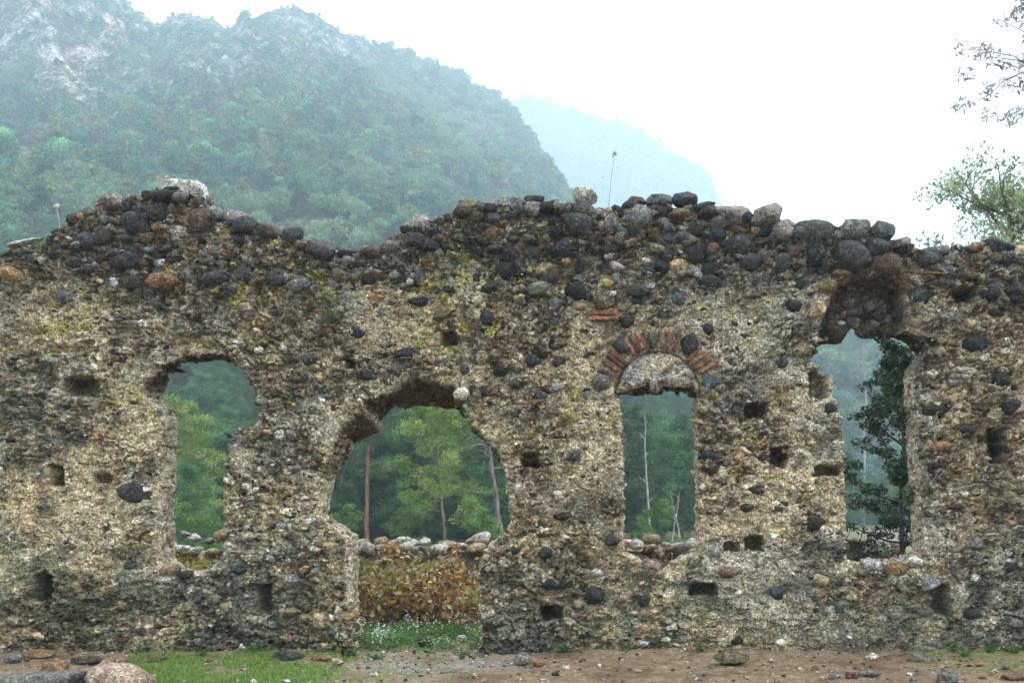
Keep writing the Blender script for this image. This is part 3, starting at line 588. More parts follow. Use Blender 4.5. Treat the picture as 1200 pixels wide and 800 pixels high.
for a0_, a1_, n_ in ((137, 157, 4), (102, 121, 4), (71, 86, 3), (27, 47, 4)):
    for i in range(n_):
        a = math.radians(a0_+(a1_-a0_)*i/(n_-1)+rnd.uniform(-1, 1)); rr = 63.5+rnd.uniform(-1, 1.5)
        x, _, z = W(771+rr*math.cos(a), 461-rr*math.sin(a)); j = rnd.uniform(.5, 1.2); k += 1
        put('brick', BR[k % 4], None, wall, (x, .035+rnd.uniform(-.006, .008), z), (0, -a+rnd.uniform(-.03, .03), 0), (rnd.uniform(.92, 1.04), 1, rnd.uniform(.9, 1.15)), col=(.29*j, .145*j, .095*j))
for (px, py, sx) in ((707, 366, 1.4), (708, 373, 1.35)):
    x, _, z = W(px, py); put('brick', BR[k % 4], None, wall, (x, wall_y(px, py)+.03, z), (0, rnd.uniform(-.03, .03), 0), (sx, 1, 1.25), col=(.28, .13, .08)); k += 1

# ------------------------------------------------------------------ ground
def gcoord(lo, hi, st, far):
    c = list(np.arange(lo, hi, st)); s = st; v = hi
    while v < far: c.append(v); s *= 1.22; v += s
    c.append(far); s = st; v = lo-st; p = []
    while v > -far: p.append(v); s *= 1.22; v -= s
    p.append(-far); return np.array(p[::-1]+c)
ux = gcoord(-8.2, 6.4, .04, 1500); uy = gcoord(-3.2, 4.6, .04, 1500)
GX, GY = np.meshgrid(ux, uy, indexing='ij')
nearm = (1-sst(6, 9, np.abs(GX+1)))*(1-sst(4, 7, np.abs(GY)))
gzv = (.035*fbm(GX*1.1, GY*1.1, 0, 101, 3)+.02*fbm(GX*5, GY*5, 0, 102, 4, .6)+.006*vn(GX*19, GY*19, 0, 103))*nearm-.015
pxg = VX+GX*F/(CD+np.maximum(GY, -9)); 
gzv += .05*sst(.5, 1.5, GY)*(1-sst(4, 5, GY))*nearm
gzv += .05*np.exp(-((GY-0)/.25)**2)*nearm*((GX < W(400, 0)[0]) | (GX > W(575, 0)[0]))
path = blob(GX*100+VX, GY*100, 530, -60, 190, 130, .5)*sst(-.5, .1, fbm(GX*2.5, GY*2.5, 0, 104, 3))
gn1 = fbm(GX*1.5, GY*1.5, 0, 105, 4, .6); gn2 = fbm(GX*14, GY*14, 0, 106, 3, .6)
gc = np.zeros(GX.shape+(3,))+np.array((.20, .14, .088)); gc = lerp(gc, (.12, .075, .042), sst(-.1, .4, gn1)); gc = lerp(gc, (.30, .22, .15), sst(.15, .5, gn2)*.6)
gc = lerp(gc, (.21, .19, .165), path*.8); gzv -= .012*path
ppx = GX*F/(CD+np.maximum(GY, -9))+VX
grass = np.maximum((1-sst(385, 470, ppx+40*gn1))*sst(150, 190, ppx)*(GY < .3), blob(ppx, GY*0, 470, 0, 240, 1, .5)*(GY > .2)*(GY < 3))
grass = np.maximum(grass, sst(1050, 1130, ppx+60*gn1)*(GY > -1.2)*(GY < 0.3)*.8); grass = np.maximum(grass, .75*(GY > 2.5))
gc = lerp(gc, (.11, .16, .035), np.clip(grass*(.55+.8*gn1+.3*gn2), 0, 1)*.85)
ii = np.arange(GX.size).reshape(GX.shape)
GQ = np.stack([ii[:-1, :-1], ii[1:, :-1], ii[1:, 1:], ii[:-1, 1:]], -1).reshape(-1, 4)
m, t, b = mat_new('damp_earth', .7, .35); M_GROUND = m
c = nd(t, 'ShaderNodeVertexColor', layer_name='Col').outputs[0]; p = wpos(t); n1_ = noise(t, p, 24, 8, .7); v1_ = voro(t, p, 55, 'Color'); n2_ = noise(t, p, 2.3, 4)
sp_ = nd(t, 'ShaderNodeSeparateColor'); t.links.new(v1_, sp_.inputs[0])
c = mul(t, c, ramp(t, n1_, [(.3, .5), (.5, 1), (.7, 1.6)])); c = mul(t, c, ramp(t, sp_.outputs[0], [(0, .8), (.85, 1), (.93, 1.7)])); t.links.new(c, b.inputs['Base Color'])
t.links.new(ramp(t, n2_, [(.4, .35), (.6, .85)]), b.inputs['Roughness']); bump(t, b, [(n1_, 1)], .6, .02)
put('ground', mesh_np('ground', np.stack([GX.ravel(), GY.ravel(), gzv.ravel()], 1), GQ, gc.reshape(-1, 3), True), M_GROUND, kind='structure')
def gz_at(x, y):
    i = min(len(ux)-1, max(0, np.searchsorted(ux, x))); j = min(len(uy)-1, max(0, np.searchsorted(uy, y))); return gzv[i, j]

def on_ground(px, py, w_, h_, c, kind, label, name='loose_stone', group=None, sub=3, idx_=None, rz=None, dk=.8, cat='stone'):
    """px, py = centre of the stone's foot in the photo"""
    d = F*CZ/(py-VY); x = (px-VX)*d/F; y = d-CD; s = d/F
    i = rnd.randrange(9) if idx_ is None else idx_
    JG = rnd.uniform(.8, 1.1); hz_ = h_*s/2; o = put(name, rock(kind, sub, i), None, None, (x, y, gz_at(x, y)+hz_*.62), (rnd.uniform(-.08, .08), rnd.uniform(-.08, .08), rnd.uniform(-.5, .5) if rz is None else rz), (w_*s/2*1.05, w_*s/2*dk, hz_*1.05), label=label, cat=cat, group=group, col=tuple(v*JG for v in PAL[c]))
    return o
on_ground(40, 806, 130, 26, 'g', 'block', 'long flat grey slab lying in the bottom left corner', 'stone_slab', idx_=3, rz=.05, dk=.45, cat='slab')
on_ground(146, 806, 72, 36, 'p', 'block', 'big pinkish boulder at the bottom left beside the grass', 'boulder', idx_=5, cat='boulder')
on_ground(64, 785, 30, 18, 'o', 'block', 'squared orange and white stone behind the flat slab', idx_=1, rz=.3)
on_ground(17, 776, 22, 17, 'g', 'angular', 'pale grey angular stone at the wall foot on the far left')
on_ground(42, 769, 42, 10, 'o', 'angular', 'flat rusty stone leaning at the wall foot above the squared stone')
on_ground(124, 782, 16, 14, 't', 'round', 'small pale stacked pebble just behind the pinkish boulder')
on_ground(104, 776, 36, 14, 'd', 'angular', 'dark brown flat stone at the wall foot left of the pinkish boulder')
on_ground(180, 772, 40, 9, 'b', 'angular', 'flat brown stone at the wall foot where the grass begins')
on_ground(338, 771, 38, 14, 'k', 'angular', 'dark wedge shaped stone at the foot of the doorway pier')
on_ground(380, 772, 24, 8, 'o', 'angular', 'flat orange stone by the left foot of the doorway')
on_ground(395, 777, 16, 10, 'p', 'angular', 'small pink stone by the left foot of the doorway')
on_ground(611, 778, 26, 20, 'g', 'angular', 'grey angular stone leaning right of the doorway')
on_ground(629, 778, 20, 10, 'o', 'round', 'bright orange stone touching the grey stone right of the doorway')
on_ground(663, 784, 9, 6, 'w', 'round', 'small white pebble on bare earth right of the orange stone')
on_ground(651, 791, 10, 6, 'K', 'round', 'small black pebble on the earth below the white one')
on_ground(855, 777, 46, 22, 'b', 'angular', 'large brown and grey boulder at the wall foot right of the arched window', 'boulder', idx_=2, cat='boulder')
on_ground(978, 792, 15, 9, 'g', 'round', 'round grey stone in a row on the earth at the lower right')
on_ground(998, 792, 16, 9, 'r', 'block', 'dark reddish brick like stone in the row at the lower right')
on_ground(1020, 791, 30, 9, 'g', 'angular', 'flat grey stone at the right end of the row on the earth')
on_ground(1110, 797, 38, 16, 'g', 'angular', 'broad light grey rock half sunk at the lower right')
on_ground(1143, 777, 22, 6, 'o', 'angular', 'flat tan stone lying right of the last window')
on_ground(1190, 795, 34, 9, 'b', 'angular', 'flat dark stone at the bottom right corner')
on_ground(1022, 770, 18, 10, 'w', 'angular', 'white chipped stone at the wall foot under the right window')
on_ground(1078, 771, 26, 13, 'g', 'angular', 'lichened grey stone at the wall foot right of the right window')
on_ground(1178, 783, 12, 9, 'g', 'angular', 'small grey stone on the mossy earth near the right edge')
on_ground(470, 752, 28, 10, 'g', 'angular', 'flat bluish stone in the doorway among the flowers')
on_ground(497, 757, 20, 15, 'd', 'angular', 'dark and white knobbly stone in the middle of the doorway')
on_ground(541, 752, 13, 10, 'w', 'round', 'round white stone in the flowers at the right of the doorway')
on_ground(455, 748, 30, 8, 'w', 'angular', 'flat white stone at the left of the doorway flowers')
for i in range(46):
    px, py = rnd.uniform(-5, 1200), rnd.uniform(771, 802)
    on_ground(px, py, rnd.uniform(6, 12), rnd.uniform(4, 7), rnd.choice('wtgbpo'), rnd.choice(('angular', 'round')), 'small stone scattered on the earth in front of the wall', 'small_stone', 'small stones scattered on the earth', 2)
# pebbles
V, Fc, Cc, off = [], [], [], 0
for i in range(1500):
    x = rs.uniform(-7.6, 5.6); y = -.02-2.6*rs.uniform()**1.3 if i % 5 else rs.uniform(0, 1.6)
    if y > 0: x = rs.uniform(-3.1, -1.5)
    vr, fr = rock_np('angular', 1, rs.randint(8)); r = rs.uniform(.006, .024)
    v = vr*np.array([r*1.3, r*1.1, r*.8])+np.array([x, y, gz_at(x, y)+r*.3]); V.append(v); Fc.append(fr+off); off += len(v); Cc.append(np.tile(np.array(PAL['wtgbdtp'[rs.randint(7)]])*rs.uniform(.6, 1.2), (len(v), 1)))
put('pebbles', mesh_np('pebbles', np.concatenate(V), np.concatenate(Fc), np.concatenate(Cc), True), M_CHIP, kind='stuff', label='pebbles and stone chips strewn over the damp earth', cat='pebbles')
# grass and weeds
def blades(P, h, w_, rs, lean=.5):
    n = len(P); a = rs.uniform(0, 2*np.pi, n); d = np.stack([np.cos(a), np.sin(a), np.zeros(n)], 1); hh = (h*rs.uniform(.5, 1.3, n))[:, None]; l = d*hh*lean*rs.uniform(0, 1, n)[:, None]; s = np.stack([-d[:, 1], d[:, 0], d[:, 2]], 1)*w_
    mid = P+l*.4+np.array([0, 0, 1])*hh*.6; tip = P+l+np.array([0, 0, 1])*hh
    V = np.stack([P-s, P+s, mid+s*.7, mid-s*.7, tip], 1).reshape(-1, 3); i = np.arange(n)*5
    return V, [np.stack([i, i+1, i+2, i+3], 1), np.stack([i+3, i+2, i+4], 1)]
P = []
for i in range(26000):
    px = rs.uniform(150, 560); py = rs.uniform(762, 803); d = F*CZ/(py-VY); x = (px-VX)*d/F; y = d-CD
    if y > -.06: continue
    n = fbm(np.array([x*1.5]), np.array([y*1.5]), 0, 105, 4, .6)[0]
    if rs.uniform() < 1-sst(330, 470, px-60*n) or rs.uniform() < .04: 
        if n+.35*vn(x*6., y*6., 0, 108) > -.18: P.append((x, y, gz_at(x, y)))
for i in range(5000):
    px = rs.uniform(600, 1210); x = (px-VX)/100; y = -.05-rs.gamma(1.2, .09)
    if vn(x*2.2, y*3, 0, 107) > .25+.3*(px < 1050): P.append((x, y, gz_at(x, y)))
P = np.array(P); V, Fl = blades(P, .035, .004, rs, 1.0)
gcol = np.repeat(np.array((.16, .27, .055))*rs.uniform(.5, 1.5, (len(P), 1))+rs.uniform(0, .03, (len(P), 3)), 5, 0)
put('grass', mesh_np('grass', V, Fl, gcol), M_LEAF, kind='stuff', label='short green grass on the damp earth before the wall', cat='grass')
# flowering weeds in the doorway
P = np.stack([rs.uniform(W(415, 0, .8)[0]-.1, W(585, 0, .8)[0], 7000), .35+1.3*rs.uniform(size=7000)**.8, np.zeros(7000)], 1)
k = fbm(P[:, 0]*3, P[:, 1]*3, 0, 109, 3); P = P[k+.25*fbm(P[:, 0]*9, P[:, 1]*9, 0, 112, 2) > .02]; P[:, 2] = [gz_at(a, b) for a, b in P[:, :2]]
V1, F1 = leaves(P+np.stack([0*P[:, 0], 0*P[:, 0], rs.uniform(.0, .16, len(P))], 1), .045, .5, rs, .8)
c1 = np.repeat(np.array((.16, .30, .09))*rs.uniform(.6, 1.4, (len(P), 1)), 4, 0)
put('weeds', mesh_np('weeds', V1, F1, c1), M_LEAF, kind='stuff', label='leafy green weeds growing across the doorway', cat='weeds')
Pf = P[(rs.uniform(size=len(P)) < .4) & (fbm(P[:, 0]*5, P[:, 1]*4, 0, 110, 3) > .02)]; Pf[:, 2] += rs.uniform(.06, .24, len(Pf))*(.6+.8*sst(-.3, .4, fbm(Pf[:, 0]*4, Pf[:, 1]*2, 0, 113, 2))); V1, F1 = leaves(Pf+rs.normal(size=Pf.shape)*.035, .028, .9, rs, 2.5)
put('white_flowers', mesh_np('white_flowers', V1, F1, np.zeros((len(V1), 3))+.8), M_LEAF, kind='stuff', label='tiny white flowers above the weeds in the doorway', cat='flowers')

# ------------------------------------------------------------------ low back wall
lw = put('low_wall', None, loc=(0, 4.2, 0), label='low dry stone wall with pale loose stones on top behind the ruin', cat='low wall')
x0, x1 = W(60, 0, 4.2)[0], W(1180, 0, 4.2)[0]
hx = np.arange(x0, x1, .06); hz = np.arange(-.1, 1.06, .06); HX, HZ = np.meshgrid(hx, hz, indexing='ij'); ii = np.arange(HX.size).reshape(HX.shape)
q = np.stack([ii[:-1, :-1], ii[1:, :-1], ii[1:, 1:], ii[:-1, 1:]], -1).reshape(-1, 4); n_ = HX.size
Vf = np.stack([HX.ravel(), (-.06*fbm(HX*4, HZ*4, 0, 111, 3)).ravel(), HZ.ravel()], 1); Vb = Vf.copy(); Vb[:, 1] += .6
tp = np.stack([ii[:-1, -1], ii[1:, -1], n_+ii[1:, -1], n_+ii[:-1, -1]], 1)
put('wall_core', mesh_np('low_core', np.concatenate([Vf, Vb]), np.concatenate([q, n_+q[:, ::-1], tp]), np.zeros((2*n_, 3))+np.array((.22, .17, .12)), True), M_CORE, lw)
xx = x0; nl = 0
while xx < x1 and nl < 190:
    wv = rnd.uniform(.16, .36); px = VX+xx*F/(CD+4.2)
    up = .12 if 200 < px < 270 else 0
    for row in range(2):
        hv = wv*rnd.uniform(.45, .7); c = rnd.choice('wwtgtwowg'); 
        JJ = rnd.uniform(.7, 1.1); put('stone', rock('angular', 2, rnd.randrange(9)), None, lw, (xx+rnd.uniform(-.05, .05)+row*.1, row*.25, 1.02+hv*.38+.09*row+up*row+rnd.uniform(-.05, .05)+.04*math.sin(xx*5)), (0, rnd.uniform(-.3, .3), rnd.uniform(-.5, .5)), (wv/2*1.1, wv/2*.9, hv/2*1.15), col=tuple(v*JJ for v in PAL[c])); nl += 1
    xx += wv*.72
for i in range(90):
    xx = rnd.uniform(x0+.2, x1-.2); z = rnd.uniform(.1, 1.05); wv = rnd.uniform(.16, .34)
    put('stone', rock(rnd.choice(('round', 'angular')), 2, rnd.randrange(9)), None, lw, (xx, -.0, z), (0, rnd.uniform(-.3, .3), 0), (wv/2, wv*.35, wv*.3), col=tuple(v*rnd.uniform(.7, 1.2) for v in PAL[rnd.choice('tpgtw')]))

# ------------------------------------------------------------------ dry bushes between the walls
def dry_bush(name, px0, px1, y, ztop, nleaf, ntw, cols, leafsize, label, cat='bush', green=0, zb=0.0, mat=M_DRY, dy=.45, seed=1, orange=None):
    rs = np.random.RandomState(seed); xa, xb = W(px0, 0, y)[0], W(px1, 0, y)[0]; cx = (xa+xb)/2
    lines = []; ends = []
    for i in range(ntw):
        bx = rs.uniform(xa, xb); p = np.array([bx, rs.uniform(-dy, dy), zb]); d = np.array([rs.normal()*.6, rs.normal()*.4, rs.uniform(.5, 1.2)]); d /= np.linalg.norm(d)
        L = (ztop-zb)*rs.uniform(.7, 1.3); pts = [p]
        for s in range(7):
            d = d+rs.normal(size=3)*.22+np.array([0, 0, -.10*s*.5]); d /= np.linalg.norm(d); p = p+d*L/7; p[0] = np.clip(p[0], xa-.1, xb+.1); p[2] = min(p[2], ztop); pts.append(p)
            if s > 1: ends.append(p)
        lines.append((np.array(pts)-np.array([cx, 0, 0]), (.011, .003)))
    root = put(name, None, loc=(cx, y, 0), label=label, cat=cat)
    Vt, Ft = tubes(lines, 4); put('twigs', mesh_np('twigs', Vt, Ft, None, True), M_TWIG, root)
    E_ = np.array(ends)[rs.randint(len(ends), size=nleaf)]-np.array([cx, 0, 0])+rs.normal(size=(nleaf, 3))*np.array([.09, .07, .07])
    E_[:, 2] = np.clip(E_[:, 2], zb+.02, ztop+.04)
    Vl, Fl = leaves(E_, leafsize, .55, rs, .2, .5)
    cc = np.array([cols[i] for i in rs.randint(len(cols), size=nleaf)])*rs.uniform(.6, 1.35, (nleaf, 1))
    keep_ = E_[:, 2] < ztop*(1-.42*np.abs(E_[:, 0]/((xb-xa)/2+.05)+.15*math.sin(seed))**3)*(.74+.34*fbm(E_[:, 0]*2.6+seed, E_[:, 1]*3, 0, 122, 3)+.2); E_ = E_[keep_]; cc = cc[keep_]; nleaf = len(E_); Vl, Fl = leaves(E_, leafsize, .55, rs, .2, .5)
    if green: g = sst(.15, .5, fbm(E_[:, 0]*2.2+3, E_[:, 2]*2.2, 0, 121, 2)+.5*(E_[:, 2]/ztop-.5)); cc = lerp(cc, (.22, .26, .07), g*green)
    put('foliage', mesh_np('foliage', Vl, Fl, np.repeat(cc, 4, 0)), mat, root)
    return root
BC = [(.55, .35, .10), (.42, .20, .07), (.75, .58, .30), (.2, .1, .05), (.46, .38, .09), (.55, .27, .06), (.15, .08, .05), (.75, .64, .45)]
dry_bush('dry_bush', 412, 585, 2.5, 1.21, 6500, 170, BC, .088, 'tangled brown and yellow bush filling the doorway', green=.6, seed=2)
dry_bush('bramble', 175, 290, 2.6, 1.17, 3000, 50, [(.34, .34, .07), (.42, .30, .06), (.26, .30, .07), (.45, .35, .14)], .06, 'yellow green low bush seen through the left window', seed=3, zb=.3)
dry_bush('bramble', 715, 830, 2.8, 1.17, 2600, 150, [(.45, .36, .28), (.32, .2, .12), (.5, .42, .34), (.36, .24, .08), (.2, .12, .08)], .045, 'bleached pinkish bramble behind the arched window', seed=4)
dry_bush('bramble', 720, 758, 3.4, 1.42, 260, 18, [(.45, .2, .07), (.35, .2, .06), (.4, .3, .08)], .05, 'small orange leaved sapling at the left of the arched window', seed=5, cat='sapling', dy=.15)
dry_bush('bramble', 985, 1022, 2.2, 1.32, 420, 26, [(.40, .32, .08), (.32, .2, .08), (.45, .38, .2)], .045, 'yellow leaved bramble at the left of the right hand window', seed=6, dy=.2)
dry_bush('bramble', 1015, 1085, 3.0, 1.15, 1100, 60, [(.35, .22, .16), (.45, .36, .3), (.25, .14, .1)], .045, 'reddish dry bramble under the evergreen in the right window', seed=7)

# ------------------------------------------------------------------ trees
def tree_mesh(seed, H, cr, base, nlimb, nleaf, leaf, col, r0=.12, lean=(0, 0), spread=.5, asp=.55, colj=.4, squash=1.0, up=.3, subs=4, elev=.5, sides=6, col2=None):
    rs = np.random.RandomState(seed); n = 9
    tt = np.linspace(0, 1, n)[:, None]; wob = np.cumsum(rs.normal(size=(n, 3)), 0)*H*.006; wob[:, 2] = 0; wob[0] = 0
    tr = tt*np.array([lean[0], lean[1], H*.93])+wob; lines = [(tr, (r0, r0*.2))]; cl = []
    for i in range(nlimb):
        f = base+(1-base)*(i+rs.uniform(0, .8))/nlimb; f = min(f, .97); p0 = np.array([np.interp(f, tt[:, 0], tr[:, k]) for k in range(3)])
        az = i*2.4+rs.uniform(-.5, .5); g = (f-base)/(1-base); L = cr*(1.15-g**2*.7)*rs.uniform(.7, 1.1)*(.6+.4*min(1, g*4+.3)); e = elev*(.3+g)
        d = np.array([math.cos(az)*math.cos(e), math.sin(az)*math.cos(e), math.sin(e)]); p = p0; pts = [p]
        for s in range(5):
            d = d+rs.normal(size=3)*.16+np.array([0, 0, .05]); d /= np.linalg.norm(d); p = p+d*L/5; pts.append(p)
            if s > 0: cl.append((p, .16*cr*spread*2))
        lines.append((np.array(pts), (r0*.34, r0*.06)))
        for _ in range(subs):
            k = rs.randint(1, 5); q = pts[k]; e2 = d+rs.normal(size=3)*.8; e2 /= np.linalg.norm(e2); q2 = [q+e2*L*.38*s/3+rs.normal(size=3)*.02*L for s in range(4)]
            lines.append((np.array(q2), (r0*.12, r0*.03))); cl += [(q2[-1], .16*cr*spread*2), (q2[2], .13*cr*spread*2)]
    cl.append((tr[-1], .2*cr)); C = np.array([c[0] for c in cl]); Rr = np.array([c[1] for c in cl]); i = rs.randint(len(C), size=nleaf)
    dd = rs.normal(size=(nleaf, 3)); dd /= np.linalg.norm(dd, axis=1)[:, None]; P = C[i]+dd*(Rr[i]*rs.uniform(.2, 1, nleaf)**.6)[:, None]*np.array([1, 1, .6*squash])
    V, Fc = leaves(P, leaf, asp, rs, up)
    cj = (rs.uniform(1-colj, 1+colj, len(C))[i]*rs.uniform(.8, 1.2, nleaf))[:, None]; cc = np.array(col)*cj
    if col2 is not None: m = (rs.uniform(size=len(C)) < .35)[i]; cc = np.where(m[:, None], np.array(col2)*cj, cc)
    Vt, Ft = tubes(lines, sides)
    return mesh_np('trunk', Vt, Ft, None, True), mesh_np('crown', V, Fc, np.repeat(cc, 4, 0))
def add_tree(name, tm, cm, bark, leafm, loc, rz, sc, label, group=None, cat='tree'):
    r = put(name, None, loc=loc, rot=(0, 0, rz), scl=(sc, sc, sc), label=label, cat=cat, group=group)
    put('trunk', tm, bark, r)
    c = put('crown', cm, leafm, r) if cm is not None else None
    return r, c
TERR = None
# terrain profiles: photo column -> crest row, crest distance, foot distance
U = np.arange(-900, 2101, 6.0)
CRX = [-900, -100, 60, 140, 160, 185, 200, 250, 262, 290, 320, 350, 375, 400, 425, 460, 500, 530, 555, 585, 600, 620, 640, 655, 668, 690, 720, 800, 900, 1000, 1200, 1500, 2100]
CRY = [-60, -80, -60, -6, 14, 27, 20, 22, 31, 20, 13, 9, 20, 38, 43, 60, 72, 88, 104, 118, 134, 164, 190, 215, 240, 265, 300, 330, 335, 335, 350, 330, 300]
FRX = [-900, 0, 400, 560, 590, 620, 660, 700, 740, 770, 800, 825, 836, 840, 850, 880, 950, 1200, 2100]
FRY = [150, 150, 150, 130, 117, 114, 122, 134, 150, 165, 185, 200, 212, 226, 245, 300, 360, 420, 420]
def terrain(name, cx, cy, crest_d, foot_d, amp, nr, back, mat, colf, seed, p=1.3):
    cr = np.interp(U, cx, cy); tc = (VY-cr)/F+.0022*vn(U*.07, U*0, 0, seed+8)*1.5+.0018*vn(U*.21, U*0, 0, seed+9)
    Rc = np.interp(U, *crest_d); Rf = np.interp(U, *foot_d); t = np.concatenate([np.linspace(0, 1, nr), 1+np.linspace(.05, 1, 14)])
    TT, UU = np.meshgrid(t, U, indexing='ij'); Rc, Rf, tc = Rc[None]+0*TT, Rf[None]+0*TT, tc[None]+0*TT
    D = Rf+(Rc-Rf)*np.minimum(TT, 1)+np.maximum(TT-1, 0)*back; s = np.where(TT <= 1, np.clip(TT, 0, 1)**p, 1-(TT-1)*.9)
    X = (UU-VX)/F*D; Y = D-CD; H = tc*Rc+CZ
    rid = 1-2*np.abs(fbm(X/70, Y/70+X/160, 0, seed, 5, .55)); n2 = fbm(X/19, Y/19, 0, seed+3, 5, .6)
    env = np.clip(TT*4, 0, 1)*(1-.93*np.clip((TT-.8)/.2, 0, 1)**1.5)
    Zt = H*s+env*(amp*(rid-.45)+amp*.35*n2)-1*(TT < .01)
    return X, Y, Zt, TT, UU, n2, rid
def tmesh(name, X, Y, Zt, col, mat):
    ii = np.arange(X.size).reshape(X.shape); q = np.stack([ii[:-1, :-1], ii[:-1, 1:], ii[1:, 1:], ii[1:, :-1]], -1).reshape(-1, 4)
    return put(name, mesh_np(name, np.stack([X.ravel(), Y.ravel(), Zt.ravel()], 1), q, col.reshape(-1, 3), True), mat, kind='structure')
m, t, b = mat_new('mountain_rock', .95, .1); M_HILL = m
c = nd(t, 'ShaderNodeVertexColor', layer_name='Col').outputs[0]; p = wpos(t); n1_ = noise(t, p, .12, 12, .75); n2_ = noise(t, p, .6, 6, .7)
c = mul(t, c, ramp(t, n1_, [(.40, .12), (.48, .6), (.54, 1.3), (.62, 2.6)])); c = mul(t, c, ramp(t, n2_, [(.38, .35), (.5, 1), (.62, 1.8)])); t.links.new(c, b.inputs['Base Color']); bump(t, b, [(n1_, 1)], 1.0, 5)
X1, Y1, Z1, T1, U1, N1, RD1 = terrain('mountain', CRX, CRY, ([-900, 300, 590, 720, 1000, 2100], [620, 560, 700, 400, 420, 420]), ([-900, 600, 800, 1000, 2100], [62, 66, 110, 190, 190]), 22, 230, 240, M_HILL, None, 131)
Rpy = VY-(Z1-CZ)/(Y1+CD)*F                                            # photo row of each point
rockm = (1-sst(90, 190, Rpy+60*N1+.2*np.abs(U1-130)))*(.65+.9*N1)+.45*sst(.2, .5, N1)*(1-sst(230, 260, Rpy)); rockm = np.clip(rockm, 0, 1)
hc = np.zeros(X1.shape+(3,))+np.array((.055, .075, .035)); hc = lerp(hc, (.22, .215, .21), rockm*.9)
pinky = np.maximum(blob(U1, Rpy, 100, 75, 60, 60, .6), blob(U1, Rpy, 140, 35, 60, 30, .5)); pinky = np.maximum(pinky, sst(.42, .6, fbm(X1/30, Y1/30, 0, 140, 3)))
hc = lerp(hc, (.42, .31, .26), np.clip(pinky*rockm*sst(-.3, .2, N1), 0, 1)*.9)
Z1 += rockm*6.5*fbm(X1/9, Y1/9+Z1/11, 0, 133, 4, .6)*np.clip((1-T1)*6, .25, 1)
tmesh('mountain', X1, Y1, Z1, hc, M_HILL)
X2, Y2, Z2, T2, U2, N2, RD2 = terrain('far_mountain', FRX, FRY, ([-900, 2100], [1500, 1500]), ([-900, 2100], [900, 900]), 26, 90, 300, M_HILL, None, 151, 1.05)
hc2 = np.zeros(X2.shape+(3,))+np.array((.07, .085, .05)); hc2 = lerp(hc2, (.26, .23, .2), sst(.1, .4, N2)*.7)
tmesh('far_mountain', X2, Y2, Z2, hc2, M_HILL)
def surf(Xg, Yg, Zg, n, rs, tmax=1.0):                              # random points on a terrain grid, even per area
    ar = np.abs((Xg[1:, :-1]-Xg[:-1, :-1])*0+(Xg[:-1, 1:]-Xg[:-1, :-1])*(Yg[1:, :-1]-Yg[:-1, :-1])); w_ = ar.ravel()/ar.sum(); k = rs.choice(len(w_), n, p=w_); i, j = k//ar.shape[1], k % ar.shape[1]
    a, b = rs.uniform(size=n), rs.uniform(size=n)
    f = lambda G: (G[i, j]*(1-a)+G[i+1, j]*a)*(1-b)+(G[i, j+1]*(1-a)+G[i+1, j+1]*a)*b
    return f(Xg), f(Yg), f(Zg), i, j

def far_crown(seed, r, h, ncl, nq, q, col, shape='dome'):
    rs = np.random.RandomState(seed); C = []
    while len(C) < ncl:
        p = rs.uniform(-1, 1, 3); rr = np.linalg.norm(p)
        if rr > 1 or rr < .35: continue
        if shape == 'cone' and np.hypot(p[0], p[1]) > (1-(p[2]+1)/2)*1.0+.1: continue
        C.append(p)
    C = np.array(C); i = np.repeat(np.arange(ncl), nq); d = rs.normal(size=(len(i), 3)); d /= np.linalg.norm(d, axis=1)[:, None]
    P = C[i]*np.array([r*.8, r*.8, h*.42])+np.array([0, 0, h*.55])+d*r*.27*rs.uniform(.6, 1, (len(i), 1))*np.array([1, 1, .7])
    V, Fc = leaves(P, q, .7, rs, .5); cc = np.array(col)*(rs.uniform(.4, 1.6, ncl)[i]*rs.uniform(.8, 1.2, len(i)))[:, None]
    return mesh_np('crown', V, Fc, np.repeat(cc, 4, 0))
# slope trees: individuals, their crowns also stand for the wood behind them
def pole(h, r): V, Fq = tubes([(np.array([[0, 0, -.4], [.05, 0, h*.5], [0, .04, h]]), (r, r*.3))], 5); return mesh_np('trunk', V, Fq, None, True)
FC = [far_crown(1, 2.9, 6.0, 34, 26, .5, (.06, .21, .14)), far_crown(2, 3.2, 5.2, 36, 26, .5, (.10, .28, .16)), far_crown(3, 2.3, 6.6, 30, 26, .45, (.03, .13, .11), 'cone'), far_crown(4, 2.6, 4.6, 32, 26, .5, (.22, .28, .12))]
FT = pole(5, .16)
crown_objs = [None]*4
xs, ys, zs, _, _ = surf(X1[:110], Y1[:110], Z1[:110], 5000, rs)
pxs = VX+xs*F/(ys+CD); pys = VY-(zs+5-CZ)*F/(ys+CD); cnt_ = 0; order = np.argsort(ys)
lab = ['dense dark green pine on the slope beyond the ruin', 'broad round green tree on the slope beyond the ruin', 'narrow pointed dark conifer on the slope beyond the ruin', 'pale olive green tree on the slope beyond the ruin']
taken = []
for i in order:
    if cnt_ >= 70: break
    seen = (-5 < pxs[i] < 480 and 195 < pys[i] < 292) or (480 <= pxs[i] < 640 and 200 < pys[i] < 240)
    if not seen or any((xs[i]-a)**2+(ys[i]-b)**2 < 22 for a, b in taken): continue
    k = int(rs.choice(4, p=[.4, .25, .2, .15])); taken.append((xs[i], ys[i]))
    r, c = add_tree('slope_tree', FT, FC[k], M_BARK, M_FOREST, (xs[i], ys[i], zs[i]), rs.uniform(0, 6), rs.uniform(.85, 1.25), lab[k], ['dark pines on the slope', 'round trees on the slope', 'pointed conifers on the slope', 'olive green trees on the slope'][k])
    crown_objs[k] = crown_objs[k] or c; cnt_ += 1
print('slope trees', cnt_)
